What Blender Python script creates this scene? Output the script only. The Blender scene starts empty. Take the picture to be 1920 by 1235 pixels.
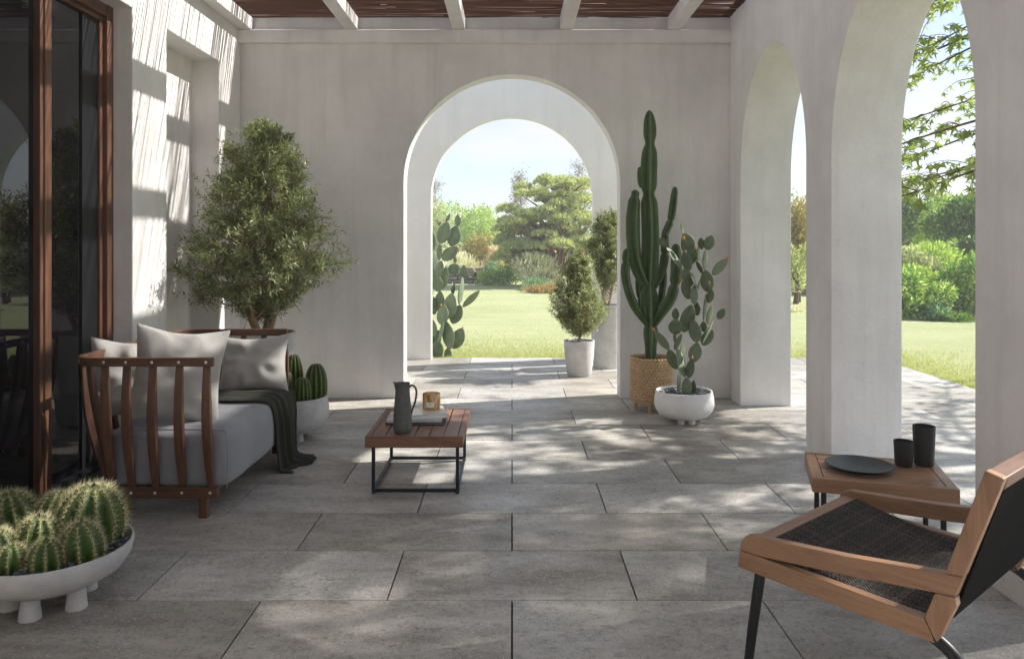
import bpy, bmesh, math, random
import numpy as np
from mathutils import Vector, Matrix, Quaternion, noise

# ------------------------------------------------------------------ camera, sky, sun, exposure
S = bpy.context.scene
COL = S.collection
R = math.radians
F, HZ, CH = 1456.6, 453.7, 1.4288          # focal length (px of the 1920 wide picture), horizon row, eye height
cam_d = bpy.data.cameras.new('camera'); cam = bpy.data.objects.new('camera', cam_d); COL.objects.link(cam)
cam.location = (0, 0, CH); cam.rotation_euler = (R(90), 0, 0)
cam_d.sensor_width = 36; cam_d.lens = F * 36 / 1920; cam_d.shift_y = -(617.5 - HZ) / 1920
cam_d.clip_start = .05; cam_d.clip_end = 3000
S.camera = cam
SUN = Vector((1.16, .313, 1.0)).normalized()
sun_el, sun_az = math.asin(SUN.z), math.atan2(SUN.x, SUN.y)
w = bpy.data.worlds.new('World'); S.world = w; w.use_nodes = True
nt = w.node_tree; nt.nodes.clear()
def wn(t): return nt.nodes.new(t)
out = wn('ShaderNodeOutputWorld'); bg = wn('ShaderNodeBackground'); sky = wn('ShaderNodeTexSky')
sky.sky_type = 'NISHITA'; sky.sun_disc = False; sky.sun_elevation = sun_el; sky.sun_rotation = sun_az
sky.air_density = .8; sky.dust_density = .8; sky.ozone_density = 1.2
tc = wn('ShaderNodeTexCoord'); mp = wn('ShaderNodeMapping'); mp.inputs['Scale'].default_value = (1.3, 1.3, 4.5)
nz = wn('ShaderNodeTexNoise'); nz.inputs['Scale'].default_value = 2.6; nz.inputs['Detail'].default_value = 7; nz.inputs['Roughness'].default_value = .62
rp = wn('ShaderNodeValToRGB'); rp.color_ramp.elements[0].position = .40; rp.color_ramp.elements[1].position = .66
rp.color_ramp.elements[0].color = (.06, .06, .06, 1); rp.color_ramp.elements[1].color = (.9, .9, .9, 1)
mx = wn('ShaderNodeMix'); mx.data_type = 'RGBA'; mx.inputs['B'].default_value = (4.4, 4.4, 4.45, 1)
L = nt.links.new
L(tc.outputs['Generated'], mp.inputs['Vector']); L(mp.outputs['Vector'], nz.inputs['Vector']); L(nz.outputs['Fac'], rp.inputs['Fac'])
L(rp.outputs['Color'], mx.inputs['Factor']); L(sky.outputs['Color'], mx.inputs['A']); L(mx.outputs['Result'], bg.inputs['Color'])
L(bg.outputs['Background'], out.inputs['Surface']); bg.inputs['Strength'].default_value = .08
sd = bpy.data.lights.new('sun', 'SUN'); so = bpy.data.objects.new('sun', sd); COL.objects.link(so)
sd.energy = 3.7; sd.angle = R(.9); sd.color = (1, .955, .885)
so.rotation_euler = (-SUN).to_track_quat('-Z', 'Y').to_euler(); so.location = (8, 4, 9)
S.render.engine = 'CYCLES'
S.view_settings.view_transform = 'Standard'; S.view_settings.look = 'None'
S.view_settings.exposure = 1.48; S.view_settings.gamma = 1; S.view_settings.use_curve_mapping = False
S.cycles.use_denoising = True; S.cycles.max_bounces = 10; S.cycles.diffuse_bounces = 8
S.cycles.transparent_max_bounces = 8; S.cycles.caustics_reflective = False; S.cycles.caustics_refractive = False
random.seed(7); rng = np.random.default_rng(11)

# ------------------------------------------------------------------ helpers
def fz(y): return CH * F / (y - HZ)                      # depth of a floor point on picture row y
def PX(x, Z): return (x - 960) * Z / F
def PZ(y, Z): return CH - (y - HZ) * Z / F
def P(x, y, Z): return Vector((PX(x, Z), Z, PZ(y, Z)))

def tag(o, label=None, cat=None, group=None, kind=None):
    if label: o['label'] = label
    if cat: o['category'] = cat
    if group: o['group'] = group
    if kind: o['kind'] = kind
    return o
def thing(name, loc, label, cat, rz=0, group=None):
    o = bpy.data.objects.new(name, None); COL.objects.link(o); o.location = loc; o.rotation_euler = (0, 0, rz)
    o.empty_display_size = .1
    return tag(o, label, cat, group)
def link(name, me, mat, parent=None, loc=None, smooth=False):
    if mat is not None and not me.materials: me.materials.append(mat)
    if smooth: me.polygons.foreach_set('use_smooth', [True] * len(me.polygons))
    o = bpy.data.objects.new(name, me); COL.objects.link(o)
    if parent is not None: o.parent = parent
    if loc is not None: o.location = loc
    return o
def fast(name, V, T):
    """mesh from an (n,3) array and an (m,3) triangle or (m,4) quad array"""
    V = np.asarray(V, np.float32); T = np.asarray(T, np.int32); k = T.shape[1]
    me = bpy.data.meshes.new(name)
    me.vertices.add(len(V)); me.vertices.foreach_set('co', V.ravel())
    me.loops.add(T.size); me.loops.foreach_set('vertex_index', T.ravel())
    me.polygons.add(len(T)); me.polygons.foreach_set('loop_start', np.arange(0, T.size, k, dtype=np.int32))
    me.update(calc_edges=True); me.validate()
    return me
class MB:
    def __init__(s): s.v = []; s.f = []
    def add(s, V, Fc):
        b = len(s.v); s.v += [tuple(p) for p in V]; s.f += [tuple(i + b for i in q) for q in Fc]; return s
    def box(s, c, d, M=None, bev=0):
        x, y, z = (k / 2 for k in d); c = Vector(c)
        if bev <= 0:
            V = [Vector((i * x, j * y, k * z)) for i in (-1, 1) for j in (-1, 1) for k in (-1, 1)]
            Fc = [(0, 1, 3, 2), (4, 6, 7, 5), (0, 4, 5, 1), (2, 3, 7, 6), (0, 2, 6, 4), (1, 5, 7, 3)]
        else:
            bm = bmesh.new(); bmesh.ops.create_cube(bm, size=1)
            for q in bm.verts: q.co = Vector((q.co.x * 2 * x, q.co.y * 2 * y, q.co.z * 2 * z))
            bmesh.ops.bevel(bm, geom=bm.edges[:], offset=bev, segments=2, profile=.5, affect='EDGES')
            bm.verts.index_update(); V = [q.co.copy() for q in bm.verts]; Fc = [[q.index for q in f_.verts] for f_ in bm.faces]; bm.free()
        V = [(M @ q if M else q) + c for q in V]
        return s.add(V, Fc)
    def lathe(s, prof, n=32, c=(0, 0, 0), close=True):
        V = []; Fc = []; m = len(prof); c = Vector(c)
        for i in range(n):
            a = 2 * math.pi * i / n
            for r, z in prof: V.append(c + Vector((r * math.cos(a), r * math.sin(a), z)))
        for i in range(n):
            j = (i + 1) % n
            for k in range(m - 1): Fc.append((i * m + k, j * m + k, j * m + k + 1, i * m + k + 1))
        if close:
            if prof[0][0] > 1e-6: Fc.append(tuple(i * m for i in reversed(range(n))))
            if prof[-1][0] > 1e-6: Fc.append(tuple(i * m + m - 1 for i in range(n)))
        return s.add(V, Fc)
    def tube(s, pts, rad, n=8, cap=True):
        V, Fc = tube(pts, rad, n, cap); return s.add(V, Fc)
    def prism(s, outline, a, b, ax='y'):
        """flat outline in two coordinates extruded from a to b along the third"""
        def mk(p, t): return {'x': (t, p[0], p[1]), 'y': (p[0], t, p[1]), 'z': (p[0], p[1], t)}[ax]
        n = len(outline); V = [mk(p, a) for p in outline] + [mk(p, b) for p in outline]
        Fc = [tuple(range(n)), tuple(reversed(range(n, 2 * n)))] + [(i, i + n, (i + 1) % n + n, (i + 1) % n) for i in range(n)]
        return s.add(V, Fc)
    def build(s, name, mat, parent=None, org=(0, 0, 0), smooth=False, bevel=0, seg=2):
        me = bpy.data.meshes.new(name); o_ = Vector(org)
        me.from_pydata([Vector(p) - o_ for p in s.v], [], s.f)
        bm = bmesh.new(); bm.from_mesh(me); bmesh.ops.recalc_face_normals(bm, faces=bm.faces[:]); bm.to_mesh(me); bm.free()
        o = link(name, me, mat, parent, None if parent is not None else org, smooth)
        if smooth == 'auto':
            me.polygons.foreach_set('use_smooth', [True] * len(me.polygons))
            bm = bmesh.new(); bm.from_mesh(me)
            for e in bm.edges:
                if len(e.link_faces) == 2 and e.calc_face_angle(0) > R(38): e.smooth = False
            bm.to_mesh(me); bm.free()
        if bevel:
            m = o.modifiers.new('bevel', 'BEVEL'); m.width = bevel; m.segments = seg; m.limit_method = 'ANGLE'; m.angle_limit = R(50); m.harden_normals = False
        return o
def frames(pts):
    n = len(pts); T = [(pts[min(i + 1, n - 1)] - pts[max(i - 1, 0)]).normalized() for i in range(n)]
    u = T[0].orthogonal().normalized(); out_ = []
    for i in range(n):
        u = (u - T[i] * u.dot(T[i])); u = u.normalized() if u.length > 1e-6 else T[i].orthogonal().normalized()
        out_.append((T[i], u, T[i].cross(u)))
    return out_
def tube(pts, rad, n=8, cap=True):
    pts = [Vector(p) for p in pts]; rad = rad if hasattr(rad, '__len__') else [rad] * len(pts)
    V = []; Fc = []
    for p, (t, u, v), r in zip(pts, frames(pts), rad):
        for k in range(n):
            a = 2 * math.pi * k / n; V.append(p + (u * math.cos(a) + v * math.sin(a)) * r)
    for i in range(len(pts) - 1):
        for k in range(n): Fc.append((i * n + k, i * n + (k + 1) % n, (i + 1) * n + (k + 1) % n, (i + 1) * n + k))
    if cap: Fc += [tuple(reversed(range(n))), tuple((len(pts) - 1) * n + k for k in range(n))]
    return V, Fc
def spline(pts, m=8):
    pts = [Vector(p) for p in pts]; o_ = []
    for i in range(len(pts) - 1):
        a = pts[max(i - 1, 0)]; b = pts[i]; c = pts[i + 1]; d = pts[min(i + 2, len(pts) - 1)]
        for k in range(m):
            t = k / m
            o_.append(.5 * ((2 * b) + (c - a) * t + (2 * a - 5 * b + 4 * c - d) * t * t + (3 * b - a - 3 * c + d) * t ** 3))
    o_.append(pts[-1]); return o_
def lerpn(xs, ys, x): return float(np.interp(x, xs, ys))

# ------------------------------------------------------------------ materials
class NM:
    def __init__(s, name):
        s.m = bpy.data.materials.new(name); s.m.use_nodes = True; s.t = s.m.node_tree; s.b = s.t.nodes['Principled BSDF']
        s.o = s.t.nodes['Material Output']
    def n(s, t, **k):
        q = s.t.nodes.new(t)
        for a, b in k.items():
            if a in ('operation', 'blend_type', 'data_type', 'feature', 'bands_direction', 'wave_type', 'distance', 'noise_dimensions'): setattr(q, a, b)
            else: q.inputs[a].default_value = b
        return q
    def l(s, a, b): s.t.links.new(a, b); return s
    def coord(s, scale=(1, 1, 1), kind='Object', rnd=0):
        c = s.n('ShaderNodeTexCoord'); m = s.n('ShaderNodeMapping', Scale=scale); s.l(c.outputs[kind], m.inputs['Vector'])
        if rnd:
            i = s.n('ShaderNodeObjectInfo'); q = s.n('ShaderNodeMath', operation='MULTIPLY'); q.inputs[1].default_value = rnd
            s.l(i.outputs['Random'], q.inputs[0]); s.l(q.outputs[0], m.inputs['Location'])
        return m.outputs['Vector']
    def noise(s, vec, scale, detail=6, rough=.6, dist=0):
        q = s.n('ShaderNodeTexNoise', Scale=scale, Detail=detail, Roughness=rough, Distortion=dist); s.l(vec, q.inputs['Vector']); return q.outputs['Fac']
    def ramp(s, fac, stops):
        q = s.n('ShaderNodeValToRGB'); e = q.color_ramp.elements
        while len(e) < len(stops): e.new(.5)
        for a, (p, c) in zip(e, stops): a.position = p; a.color = (*c, 1) if len(c) == 3 else c
        s.l(fac, q.inputs['Fac']); return q.outputs['Color']
    def mix(s, a, b, fac, mode='MIX'):
        q = s.n('ShaderNodeMix', data_type='RGBA', blend_type=mode)
        for k, val in (('A', a), ('B', b), ('Factor', fac)):
            if isinstance(val, (int, float)): q.inputs[k].default_value = val
            elif isinstance(val, tuple): q.inputs[k].default_value = (*val, 1)
            else: s.l(val, q.inputs[k])
        return q.outputs['Result']
    def bump(s, h, strength=.3, dist=.01):
        q = s.n('ShaderNodeBump', Strength=strength, Distance=dist); s.l(h, q.inputs['Height'])
        prev = s.b.inputs['Normal'].links
        if prev: s.l(prev[0].from_socket, q.inputs['Normal'])
        s.l(q.outputs['Normal'], s.b.inputs['Normal']); return s
    def set(s, col=None, rough=None, metal=None, spec=None):
        for v, k in ((col, 'Base Color'), (rough, 'Roughness'), (metal, 'Metallic'), (spec, 'Specular IOR Level')):
            if v is None: continue
            if isinstance(v, tuple): s.b.inputs[k].default_value = (*v, 1)
            elif isinstance(v, (int, float)): s.b.inputs[k].default_value = v
            else: s.l(v, s.b.inputs[k])
        return s
def G3(v): return (v, v, v)

def plaster(name, base=(.84, .82, .805), dark=(.665, .645, .63)):
    m = NM(name); v = m.coord(); a = m.noise(v, 1.1, 8, .65); st = m.noise(m.coord((5, 5, .35)), 1.6, 6, .6)
    c = m.ramp(a, [(.3, dark), (.62, base)]); c = m.mix(c, tuple(k * .93 for k in dark), m.ramp(st, [(.48, G3(0)), (.74, G3(.5))]))
    fine = m.noise(v, 60, 4, .6); c = m.mix(c, (.5, .49, .47), m.ramp(m.noise(v, 22, 5, .85), [(.60, G3(0)), (.72, G3(.55))]))
    m.set(c, .88, spec=.2); m.bump(m.noise(v, 5, 8, .7), .55, .016); m.bump(fine, .22, .004)
    return m.m
def tile_mat():
    m = NM('stone_tile'); v = m.coord(rnd=37); w_ = m.coord((1, 2.2, 1), rnd=19)
    big = m.noise(w_, 2.4, 8, .62, .3); c = m.ramp(big, [(.32, (.27, .255, .235)), (.5, (.42, .405, .385)), (.68, (.55, .535, .515))])
    sm = m.noise(m.coord((7, 9, 7), rnd=23), 3.2, 9, .78); c = m.mix(c, (.19, .175, .155), m.ramp(sm, [(.50, G3(0)), (.66, G3(.72))]))
    sp = m.noise(v, 80, 4, .75); c = m.mix(c, (.68, .665, .64), m.ramp(sp, [(.55, G3(0)), (.66, G3(.85))]))
    pit = m.noise(v, 70, 4, .7); c = m.mix(c, (.075, .07, .062), m.ramp(pit, [(.30, G3(.8)), (.43, G3(0))]))
    inf = m.n('ShaderNodeObjectInfo'); tone = m.ramp(inf.outputs['Random'], [(0, (.70, .68, .645)), (.3, (.93, .895, .84)), (.6, (.90, .895, .875)), (1, (1.10, 1.09, 1.06))])
    c = m.mix(c, tone, 1.0, 'MULTIPLY')
    m.set(c, m.ramp(big, [(.3, G3(.52)), (.7, G3(.36))]), spec=.4); m.bump(sm, .22, .006); m.bump(sp, .35, .003)
    return m.m
def wood(name, lo, hi, axis='x', rough=.45, fig=1.0):
    m = NM(name); sc = {'x': (1.2, 14, 14), 'y': (14, 1.2, 14), 'z': (14, 14, 1.2)}[axis]
    v = m.coord(sc, rnd=9); a = m.noise(v, 2.2, 9, .62, 1.2 * fig); f_ = m.noise(m.coord(tuple(k * 4 for k in sc), rnd=5), 5, 5, .6)
    mid = tuple((p + q) / 2 for p, q in zip(lo, hi)); c = m.ramp(a, [(.28, lo), (.5, mid), (.74, hi)])
    c = m.mix(c, tuple(k * .55 for k in lo), m.ramp(f_, [(.55, G3(0)), (.78, G3(.5))]))
    m.set(c, rough, spec=.4); m.bump(f_, .18, .002); return m.m
def fabric(name, col, sc=420, amt=.25):
    m = NM(name); v = m.coord(); a = m.noise(v, sc, 2, .6); b = m.noise(v, 5, 5, .6)
    c = m.mix(col, tuple(k * .72 for k in col), m.ramp(a, [(.38, G3(1)), (.62, G3(0))]))
    c = m.mix(c, tuple(min(1, k * 1.1) for k in col), m.ramp(b, [(.4, G3(0)), (.7, G3(.5))]))
    m.set(c, .95, spec=.15); m.b.inputs['Sheen Weight'].default_value = amt; m.b.inputs['Sheen Roughness'].default_value = .5
    m.bump(a, .5, .0012); m.bump(m.noise(v, 9, 3, .5), .25, .01); return m.m
def simple(name, col, rough=.6, var=.15, scale=14, metal=0, spec=.4, bump=.1):
    m = NM(name); v = m.coord(rnd=7); a = m.noise(v, scale, 6, .6)
    m.set(m.ramp(a, [(.3, tuple(k * (1 - var) for k in col)), (.7, tuple(min(1, k * (1 + var)) for k in col))]), rough, metal, spec)
    if bump: m.bump(a, bump, .004)
    return m.m
def leaf(name, a, b, c=None, trans=.35, rough=.5, spec=.35):
    m = NM(name); g = m.n('ShaderNodeNewGeometry'); c = c or b; r_ = g.outputs['Random Per Island']
    col = m.ramp(r_, [(0, a), (.55, b), (1, c)]); m.set(col, rough, spec=spec)
    t = m.n('ShaderNodeBsdfTranslucent'); m.l(m.mix(col, (1.25, 1.3, .7), 1.0, 'MULTIPLY'), t.inputs['Color'])
    s_ = m.n('ShaderNodeMixShader', Fac=trans); m.l(m.b.outputs[0], s_.inputs[1]); m.l(t.outputs[0], s_.inputs[2]); m.l(s_.outputs[0], m.o.inputs['Surface'])
    return m.m
M_plaster = plaster('plaster'); M_plaster2 = plaster('plaster_garden', (.83, .82, .80), (.75, .735, .715))
M_tile = tile_mat()
M_grout = simple('grout', (.05, .048, .045), .9)
TK = ((.066, .031, .019), (.18, .085, .05)); TK2 = ((.195, .102, .057), (.36, .205, .12))
M_wd = {a: wood('dark_teak_' + a, *TK, a) for a in 'xyz'}; M_wc = {a: wood('brown_teak_' + a, (.115, .054, .032), (.29, .155, .095), a) for a in 'xyz'}; M_wt = {a: wood('light_teak_' + a, *TK2, a, .42) for a in 'xyz'}
M_reed = NM('reed'); _g = M_reed.n('ShaderNodeNewGeometry'); M_reed.set(M_reed.ramp(_g.outputs['Random Per Island'], [(0, (.07, .035, .025)), (.6, (.15, .08, .055)), (1, (.26, .16, .11))]), .75, spec=.2); M_reed = M_reed.m
M_black = simple('black_metal', (.014, .015, .018), .42, .1, 30, .3)
M_greymetal = simple('blued_steel', (.03, .038, .05), .35, .1, 30, .6)
M_conc = NM('pot_concrete'); _v = M_conc.coord(); M_conc.set(M_conc.ramp(M_conc.noise(_v, 8, 8, .7), [(.3, (.42, .415, .415)), (.7, (.58, .575, .575))]), .85, spec=.2); M_conc.bump(M_conc.noise(_v, 90, 4, .6), .2, .003); M_conc = M_conc.m
M_white = NM('pot_white'); _v = M_white.coord(); M_white.set(M_white.ramp(M_white.noise(_v, 9, 8, .7), [(.3, (.76, .76, .77)), (.7, (.87, .87, .88))]), .75, spec=.25); M_white.bump(M_white.noise(_v, 70, 4, .6), .15, .003); M_white = M_white.m
M_pebble = simple('dark_pebble', (.075, .088, .105), .55, .55, 20)
M_soil = simple('soil', (.035, .028, .022), .95, .4, 40, bump=.6)
M_bead = simple('wood_bead', (.62, .43, .26), .5, .2, 25)
M_beadleg = simple('pale_wood', (.52, .34, .2), .5, .15, 20)

# ------------------------------------------------------------------ ground and terrace
def lawn_mat():
    m = NM('lawn'); v = m.coord(); a = m.noise(v, .5, 6, .6); b = m.noise(v, 14, 6, .7); st = m.noise(m.coord((.25, 3, 1)), 1.2, 3, .5)
    c = m.ramp(a, [(.3, (.34, .38, .17)), (.7, (.44, .47, .26))]); c = m.mix(c, (.52, .51, .33), m.ramp(b, [(.45, G3(0)), (.75, G3(.7))]))
    c = m.mix(c, (.26, .32, .12), m.ramp(st, [(.5, G3(0)), (.7, G3(.35))]))
    m.set(c, .9, spec=.15); m.bump(m.noise(v, 55, 5, .8), .9, .03); return m.m
M_lawn = lawn_mat()
bm_ = MB()
n_ = 40
V = []; Fc = []
for j in range(n_ + 1):
    for i in range(n_ + 1):
        x = -900 + 1800 * i / n_; y = -600 + 1900 * j / n_; V.append((x, y, -.045))
for j in range(n_):
    for i in range(n_): a = j * (n_ + 1) + i; Fc.append((a, a + 1, a + n_ + 2, a + n_ + 1))
bm_.add(V, Fc); tag(bm_.build('lawn', M_lawn), kind='structure')
terrace = tag(MB().box((0.9, 3.05, -.035), (7.22, 13.1, .04)).build('terrace', M_grout), kind='structure')
def tile_mesh(w_, d):
    b = MB().box((0, 0, -.01), (w_ - .0065, d - .0055, .022), bev=.0016); me = bpy.data.meshes.new('tile'); me.from_pydata(b.v, [], b.f); me.materials.append(M_tile); return me
T1, T2 = tile_mesh(1, .5), tile_mesh(.5, .5)
for k in range(-13, 13):
    z0 = 3.1 + .5 * k; half = (k % 2 == 0)
    xs = [(-2.5 + i + .5, T1) for i in range(7)] if half else [(-2 + i + .5, T1) for i in range(6)] + [(4.25, T2), (-2.25, T2)]
    if half: xs = [p for p in xs]
    for x, me in xs:
        o = link('tile', me, None, terrace); o.location = (x, z0 + .25, random.uniform(-.0006, .0006))

# ------------------------------------------------------------------ walls
WX, RX, RO, BZ, RZ, TOP = -2.481, 1.989, 2.433, 7.10, 9.45, 3.56
AP, SPR = 2.958, 1.971
def arch_notch(c, a, b, spr, n=48):
    """outline going right to left over an arch opening that reaches the ground"""
    return [(c + a, 0)] + [(c + a * math.cos(t), spr + b * math.sin(t)) for t in np.linspace(0, math.pi, n + 1)] + [(c - a, 0)]
t_ = thing('arched_wall', (0, BZ, 0), 'grey plaster wall with one tall round arch closing the loggia behind the potted cacti', 'wall')
o_l = [(-5.2, TOP), (2.431, TOP), (2.431, 0)] + arch_notch(0, .987, .987, SPR) + [(-5.2, 0)]
MB().prism(o_l, BZ, BZ + .2).build('wall_body', M_plaster, t_, (0, BZ, 0), bevel=.007)
MB().box((-.246, BZ - .035, 3.293), (RX - WX + .01, .072, .121)).build('ledge', M_plaster, t_, (0, BZ, 0), bevel=.012, seg=3)
t_ = thing('garden_arch_wall', (0, RZ, 0), 'sunlit white outer wall with an arch opening onto the lawn', 'wall')
o_l = [(-5.2, TOP), (2.2, TOP), (2.2, 0)] + arch_notch(.0, .983, .983, 1.962) + [(-5.2, 0)]
MB().prism(o_l, RZ, RZ + .13).build('wall_body', M_plaster2, t_, (0, RZ, 0), bevel=.006)
# arcade on the right: openings by depth
t_ = thing('arcade_wall', (RX, 4, 0), 'pale plaster arcade of pillars and narrow arches beside the lounge chair', 'wall')
ops = [(6.015, .755), (4.0925, .7525), (2.175, .755), (.26, .755)]
o_l = [(-1.2, TOP), (7.096, TOP), (7.096, 0)]
for c, a in ops: o_l += arch_notch(c, a, .99, SPR)
o_l += [(-1.2, 0)]
MB().prism(o_l, RX, RO, 'x').build('wall_body', M_plaster, t_, (RX, 4, 0), bevel=.007)
# house wall on the left: door opening and niche
t_ = thing('house_wall', (WX, 4, 0), 'sunlit plaster house wall with a tall niche left of the olive tree', 'wall')
o_l = [(-1.2, TOP), (7.096, TOP), (7.096, 0), (6.582, 0), (6.582, AP), (5.585, AP), (5.585, 0), (5.083, 0), (5.083, AP), (2.2, AP), (2.2, 0), (-1.2, 0)]
MB().prism(o_l, WX, WX - .26, 'x').build('wall_body', M_plaster, t_, (WX, 4, 0), bevel=.008)
MB().box((-2.711 - .05, 6.08, 1.5), (.1, 1.09, 3.0)).build('niche_back', M_plaster, t_, (WX, 4, 0))

t_ = thing('added_end_wall', (-1.1, -1.2, 0), 'plain plaster end wall added behind the viewpoint to darken the foreground', 'wall')  # unseen wall added to close the near end and darken the foreground
MB().box((-.03, -1.3, 1.78), (4.92, .2, 3.56)).build('wall_body', M_plaster, t_, (-1.1, -1.2, 0), bevel=.006)

# glazed door on the left
DX = -2.635
M_glass = NM('dark_glass'); M_glass.set((.002, .002, .003), .01, spec=.5); M_glass.b.inputs['IOR'].default_value = 1.5; M_glass = M_glass.m
t_ = thing('glazed_door', (DX, 4, 0), 'tall black glass sliding door in a dark wood frame', 'door'); og = (DX, 4, 0)
MB().box((DX - .02, 5.043, 1.479), (.10, .078, 2.956), bev=.006).build('frame_post', M_wd['z'], t_, og)
MB().box((DX - .035, 4.985, 1.46), (.07, .034, 2.90), bev=.004).build('frame_post', M_wd['z'], t_, og)
MB().box((DX - .02, 3.6, 2.917), (.096, 2.8, .078), bev=.006).build('top_rail', M_wd['y'], t_, og)
MB().box((DX - .035, 3.58, 2.862), (.07, 2.77, .03), bev=.004).build('top_rail', M_wd['y'], t_, og)
MB().box((DX - .02, 2.245, 1.479), (.10, .08, 2.956), bev=.006).build('frame_post', M_wd['z'], t_, og)
st = MB().box((DX - .012, 4.385, 1.42), (.065, .062, 2.84), bev=.006).build('stile', M_wd['z'], t_, og)
MB().box((DX - .012, 4.338, 1.42), (.045, .03, 2.838), bev=.005).build('moulding', M_wd['z'], st, og)
MB().box((DX - .03, 4.88, 1.43), (.03, .18, 2.82)).build('sliding_frame', M_black, t_, og)
MB().box((DX - .032, 4.60, 1.42), (.012, .50, 2.84)).build('glass_pane', M_glass, t_, og)
MB().box((DX - .03, 3.30, 1.42), (.012, 2.03, 2.84)).build('glass_pane', M_glass, t_, og)
MB().box((DX - .04, 3.64, .012), (.12, 2.86, .026)).build('threshold', M_black, t_, og)
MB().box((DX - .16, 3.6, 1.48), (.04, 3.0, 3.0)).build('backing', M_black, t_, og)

# pergola: beams and reed matting
t_ = thing('pergola', (-.25, 3, 3.35), 'pergola of pale beams carrying brown reed matting overhead', 'pergola'); og = (-.25, 3, 3.35)
for x in (-2.42, -1.457, -.484, .494, 1.471):
    MB().box((x, 2.98, 3.4105), (.117, 8.2, .115)).build('beam', M_plaster, t_, og, bevel=.005)
def reed(y, x0, x1, z):
    n = 14; r = random.uniform(.0042, .0078); ph = random.random() * 6; am = random.uniform(.001, .006); tl = random.uniform(-.010, .010)
    pts = [Vector((x0 + (x1 - x0) * i / n, y + tl * (i / n - .5) + am * math.sin(ph + i * .9), z + .003 * math.sin(ph * 2 + i * .7))) for i in range(n + 1)]
    return tube(pts, [r * random.uniform(.85, 1.1) for _ in pts], 5)
y2 = 6.58
while y2 < BZ + .18:
    xa = random.uniform(-1.6, 1.2)
    for x0, x1 in ((-2.70, xa), (xa + random.uniform(-.04, .06), 2.02)):
        V, Fc = reed(y2, x0, x1, 3.4985 + random.uniform(0, .006)); MB().add(V, Fc).build('reed', M_reed, t_, og, smooth=True)
    y2 += .036 * random.uniform(.6, 1.4)
y = -1.1; far = MB()
while y < BZ + .18:
    segs = [(-2.70, 2.02)] if random.random() < .35 else [(-2.70, random.uniform(-1.5, 1)), None]
    if segs[-1] is None: segs[-1] = (segs[0][1] + random.uniform(-.05, .12), 2.02)
    for x0, x1 in segs:
        V, Fc = reed(y, x0, x1, 3.4775 + random.uniform(0, .012))
        if y > 6.35: MB().add(V, Fc).build('reed', M_reed, t_, og, smooth=True)
        else: far.add(V, Fc)
    y += .0235 * random.uniform(.5, 1.5)
tag(far.build('reed_matting', M_reed, t_, og, smooth=True), kind='stuff')

# ------------------------------------------------------------------ foliage tools
def leaf_mesh(pos, d, nrm, Ln, Wd, fold=.25, shape=.45):
    """two-triangle leaves: base, two shoulders, tip"""
    pos = np.asarray(pos, float); d = np.asarray(d, float); nrm = np.asarray(nrm, float)
    d /= np.linalg.norm(d, axis=1)[:, None] + 1e-9
    s = np.cross(d, nrm); s /= np.linalg.norm(s, axis=1)[:, None] + 1e-9; n = np.cross(s, d)
    Ln = np.broadcast_to(Ln, len(pos))[:, None]; Wd = np.broadcast_to(Wd, len(pos))[:, None]
    mid = pos + d * Ln * shape
    V = np.stack([pos, mid + s * Wd * .5 + n * Wd * fold, pos + d * Ln, mid - s * Wd * .5 + n * Wd * fold], 1).reshape(-1, 3)
    b = np.arange(len(pos))[:, None] * 4
    T = np.concatenate([b + [[0, 1, 2]], b + [[0, 2, 3]]], 1).reshape(-1, 3)
    return V, T
def rdir(n): q = rng.normal(size=(n, 3)); return q / np.linalg.norm(q, axis=1)[:, None]
def twig_cloud(tips, outward, per, tl, Ln, Wd, up=.25, spread=.9):
    """leafy twigs ending at tips; returns leaf arrays and twig segments"""
    n = len(tips); ax = outward + rng.normal(size=(n, 3)) * .45; ax[:, 2] += up; ax /= np.linalg.norm(ax, axis=1)[:, None]
    tl_ = tl * rng.uniform(.6, 1.3, n); base = tips - ax * tl_[:, None]
    k = np.arange(per); t = (k + .5) / per
    pos = base[:, None] + ax[:, None] * (tl_[:, None] * t[None])[..., None]
    side = np.cross(ax, rdir(n)); side /= np.linalg.norm(side, axis=1)[:, None]; oth = np.cross(ax, side)
    ang = k * math.pi + (k // 2) * 1.57 + rng.uniform(-.5, .5, (n, per))
    dirs = ax[:, None] * .75 + (side[:, None] * np.cos(ang)[..., None] + oth[:, None] * np.sin(ang)[..., None]) * spread
    dirs += rng.normal(size=dirs.shape) * .2
    nr = rng.normal(size=dirs.shape) * .6 + np.array([0, 0, 1.])
    N = n * per
    return pos.reshape(N, 3), dirs.reshape(N, 3), nr.reshape(N, 3), Ln * rng.uniform(.65, 1.2, N), Wd * rng.uniform(.7, 1.2, N), base, ax
def crown_obj(name, parts, mat, parent, org):
    Vs, Ts, b = [], [], 0
    for V, T in parts: Vs.append(V); Ts.append(T + b); b += len(V)
    V = np.concatenate(Vs) - np.array(org); me = fast(name, V, np.concatenate(Ts))
    return link(name, me, mat, parent)
M_olive = leaf('olive_leaf', (.135, .168, .08), (.265, .305, .16), (.45, .475, .32), .34, .38)
M_olbark = simple('olive_bark', (.30, .21, .13), .85, .35, 18, bump=.6)
M_bark = simple('bark', (.11, .075, .05), .9, .35, 14, bump=.6)

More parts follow.
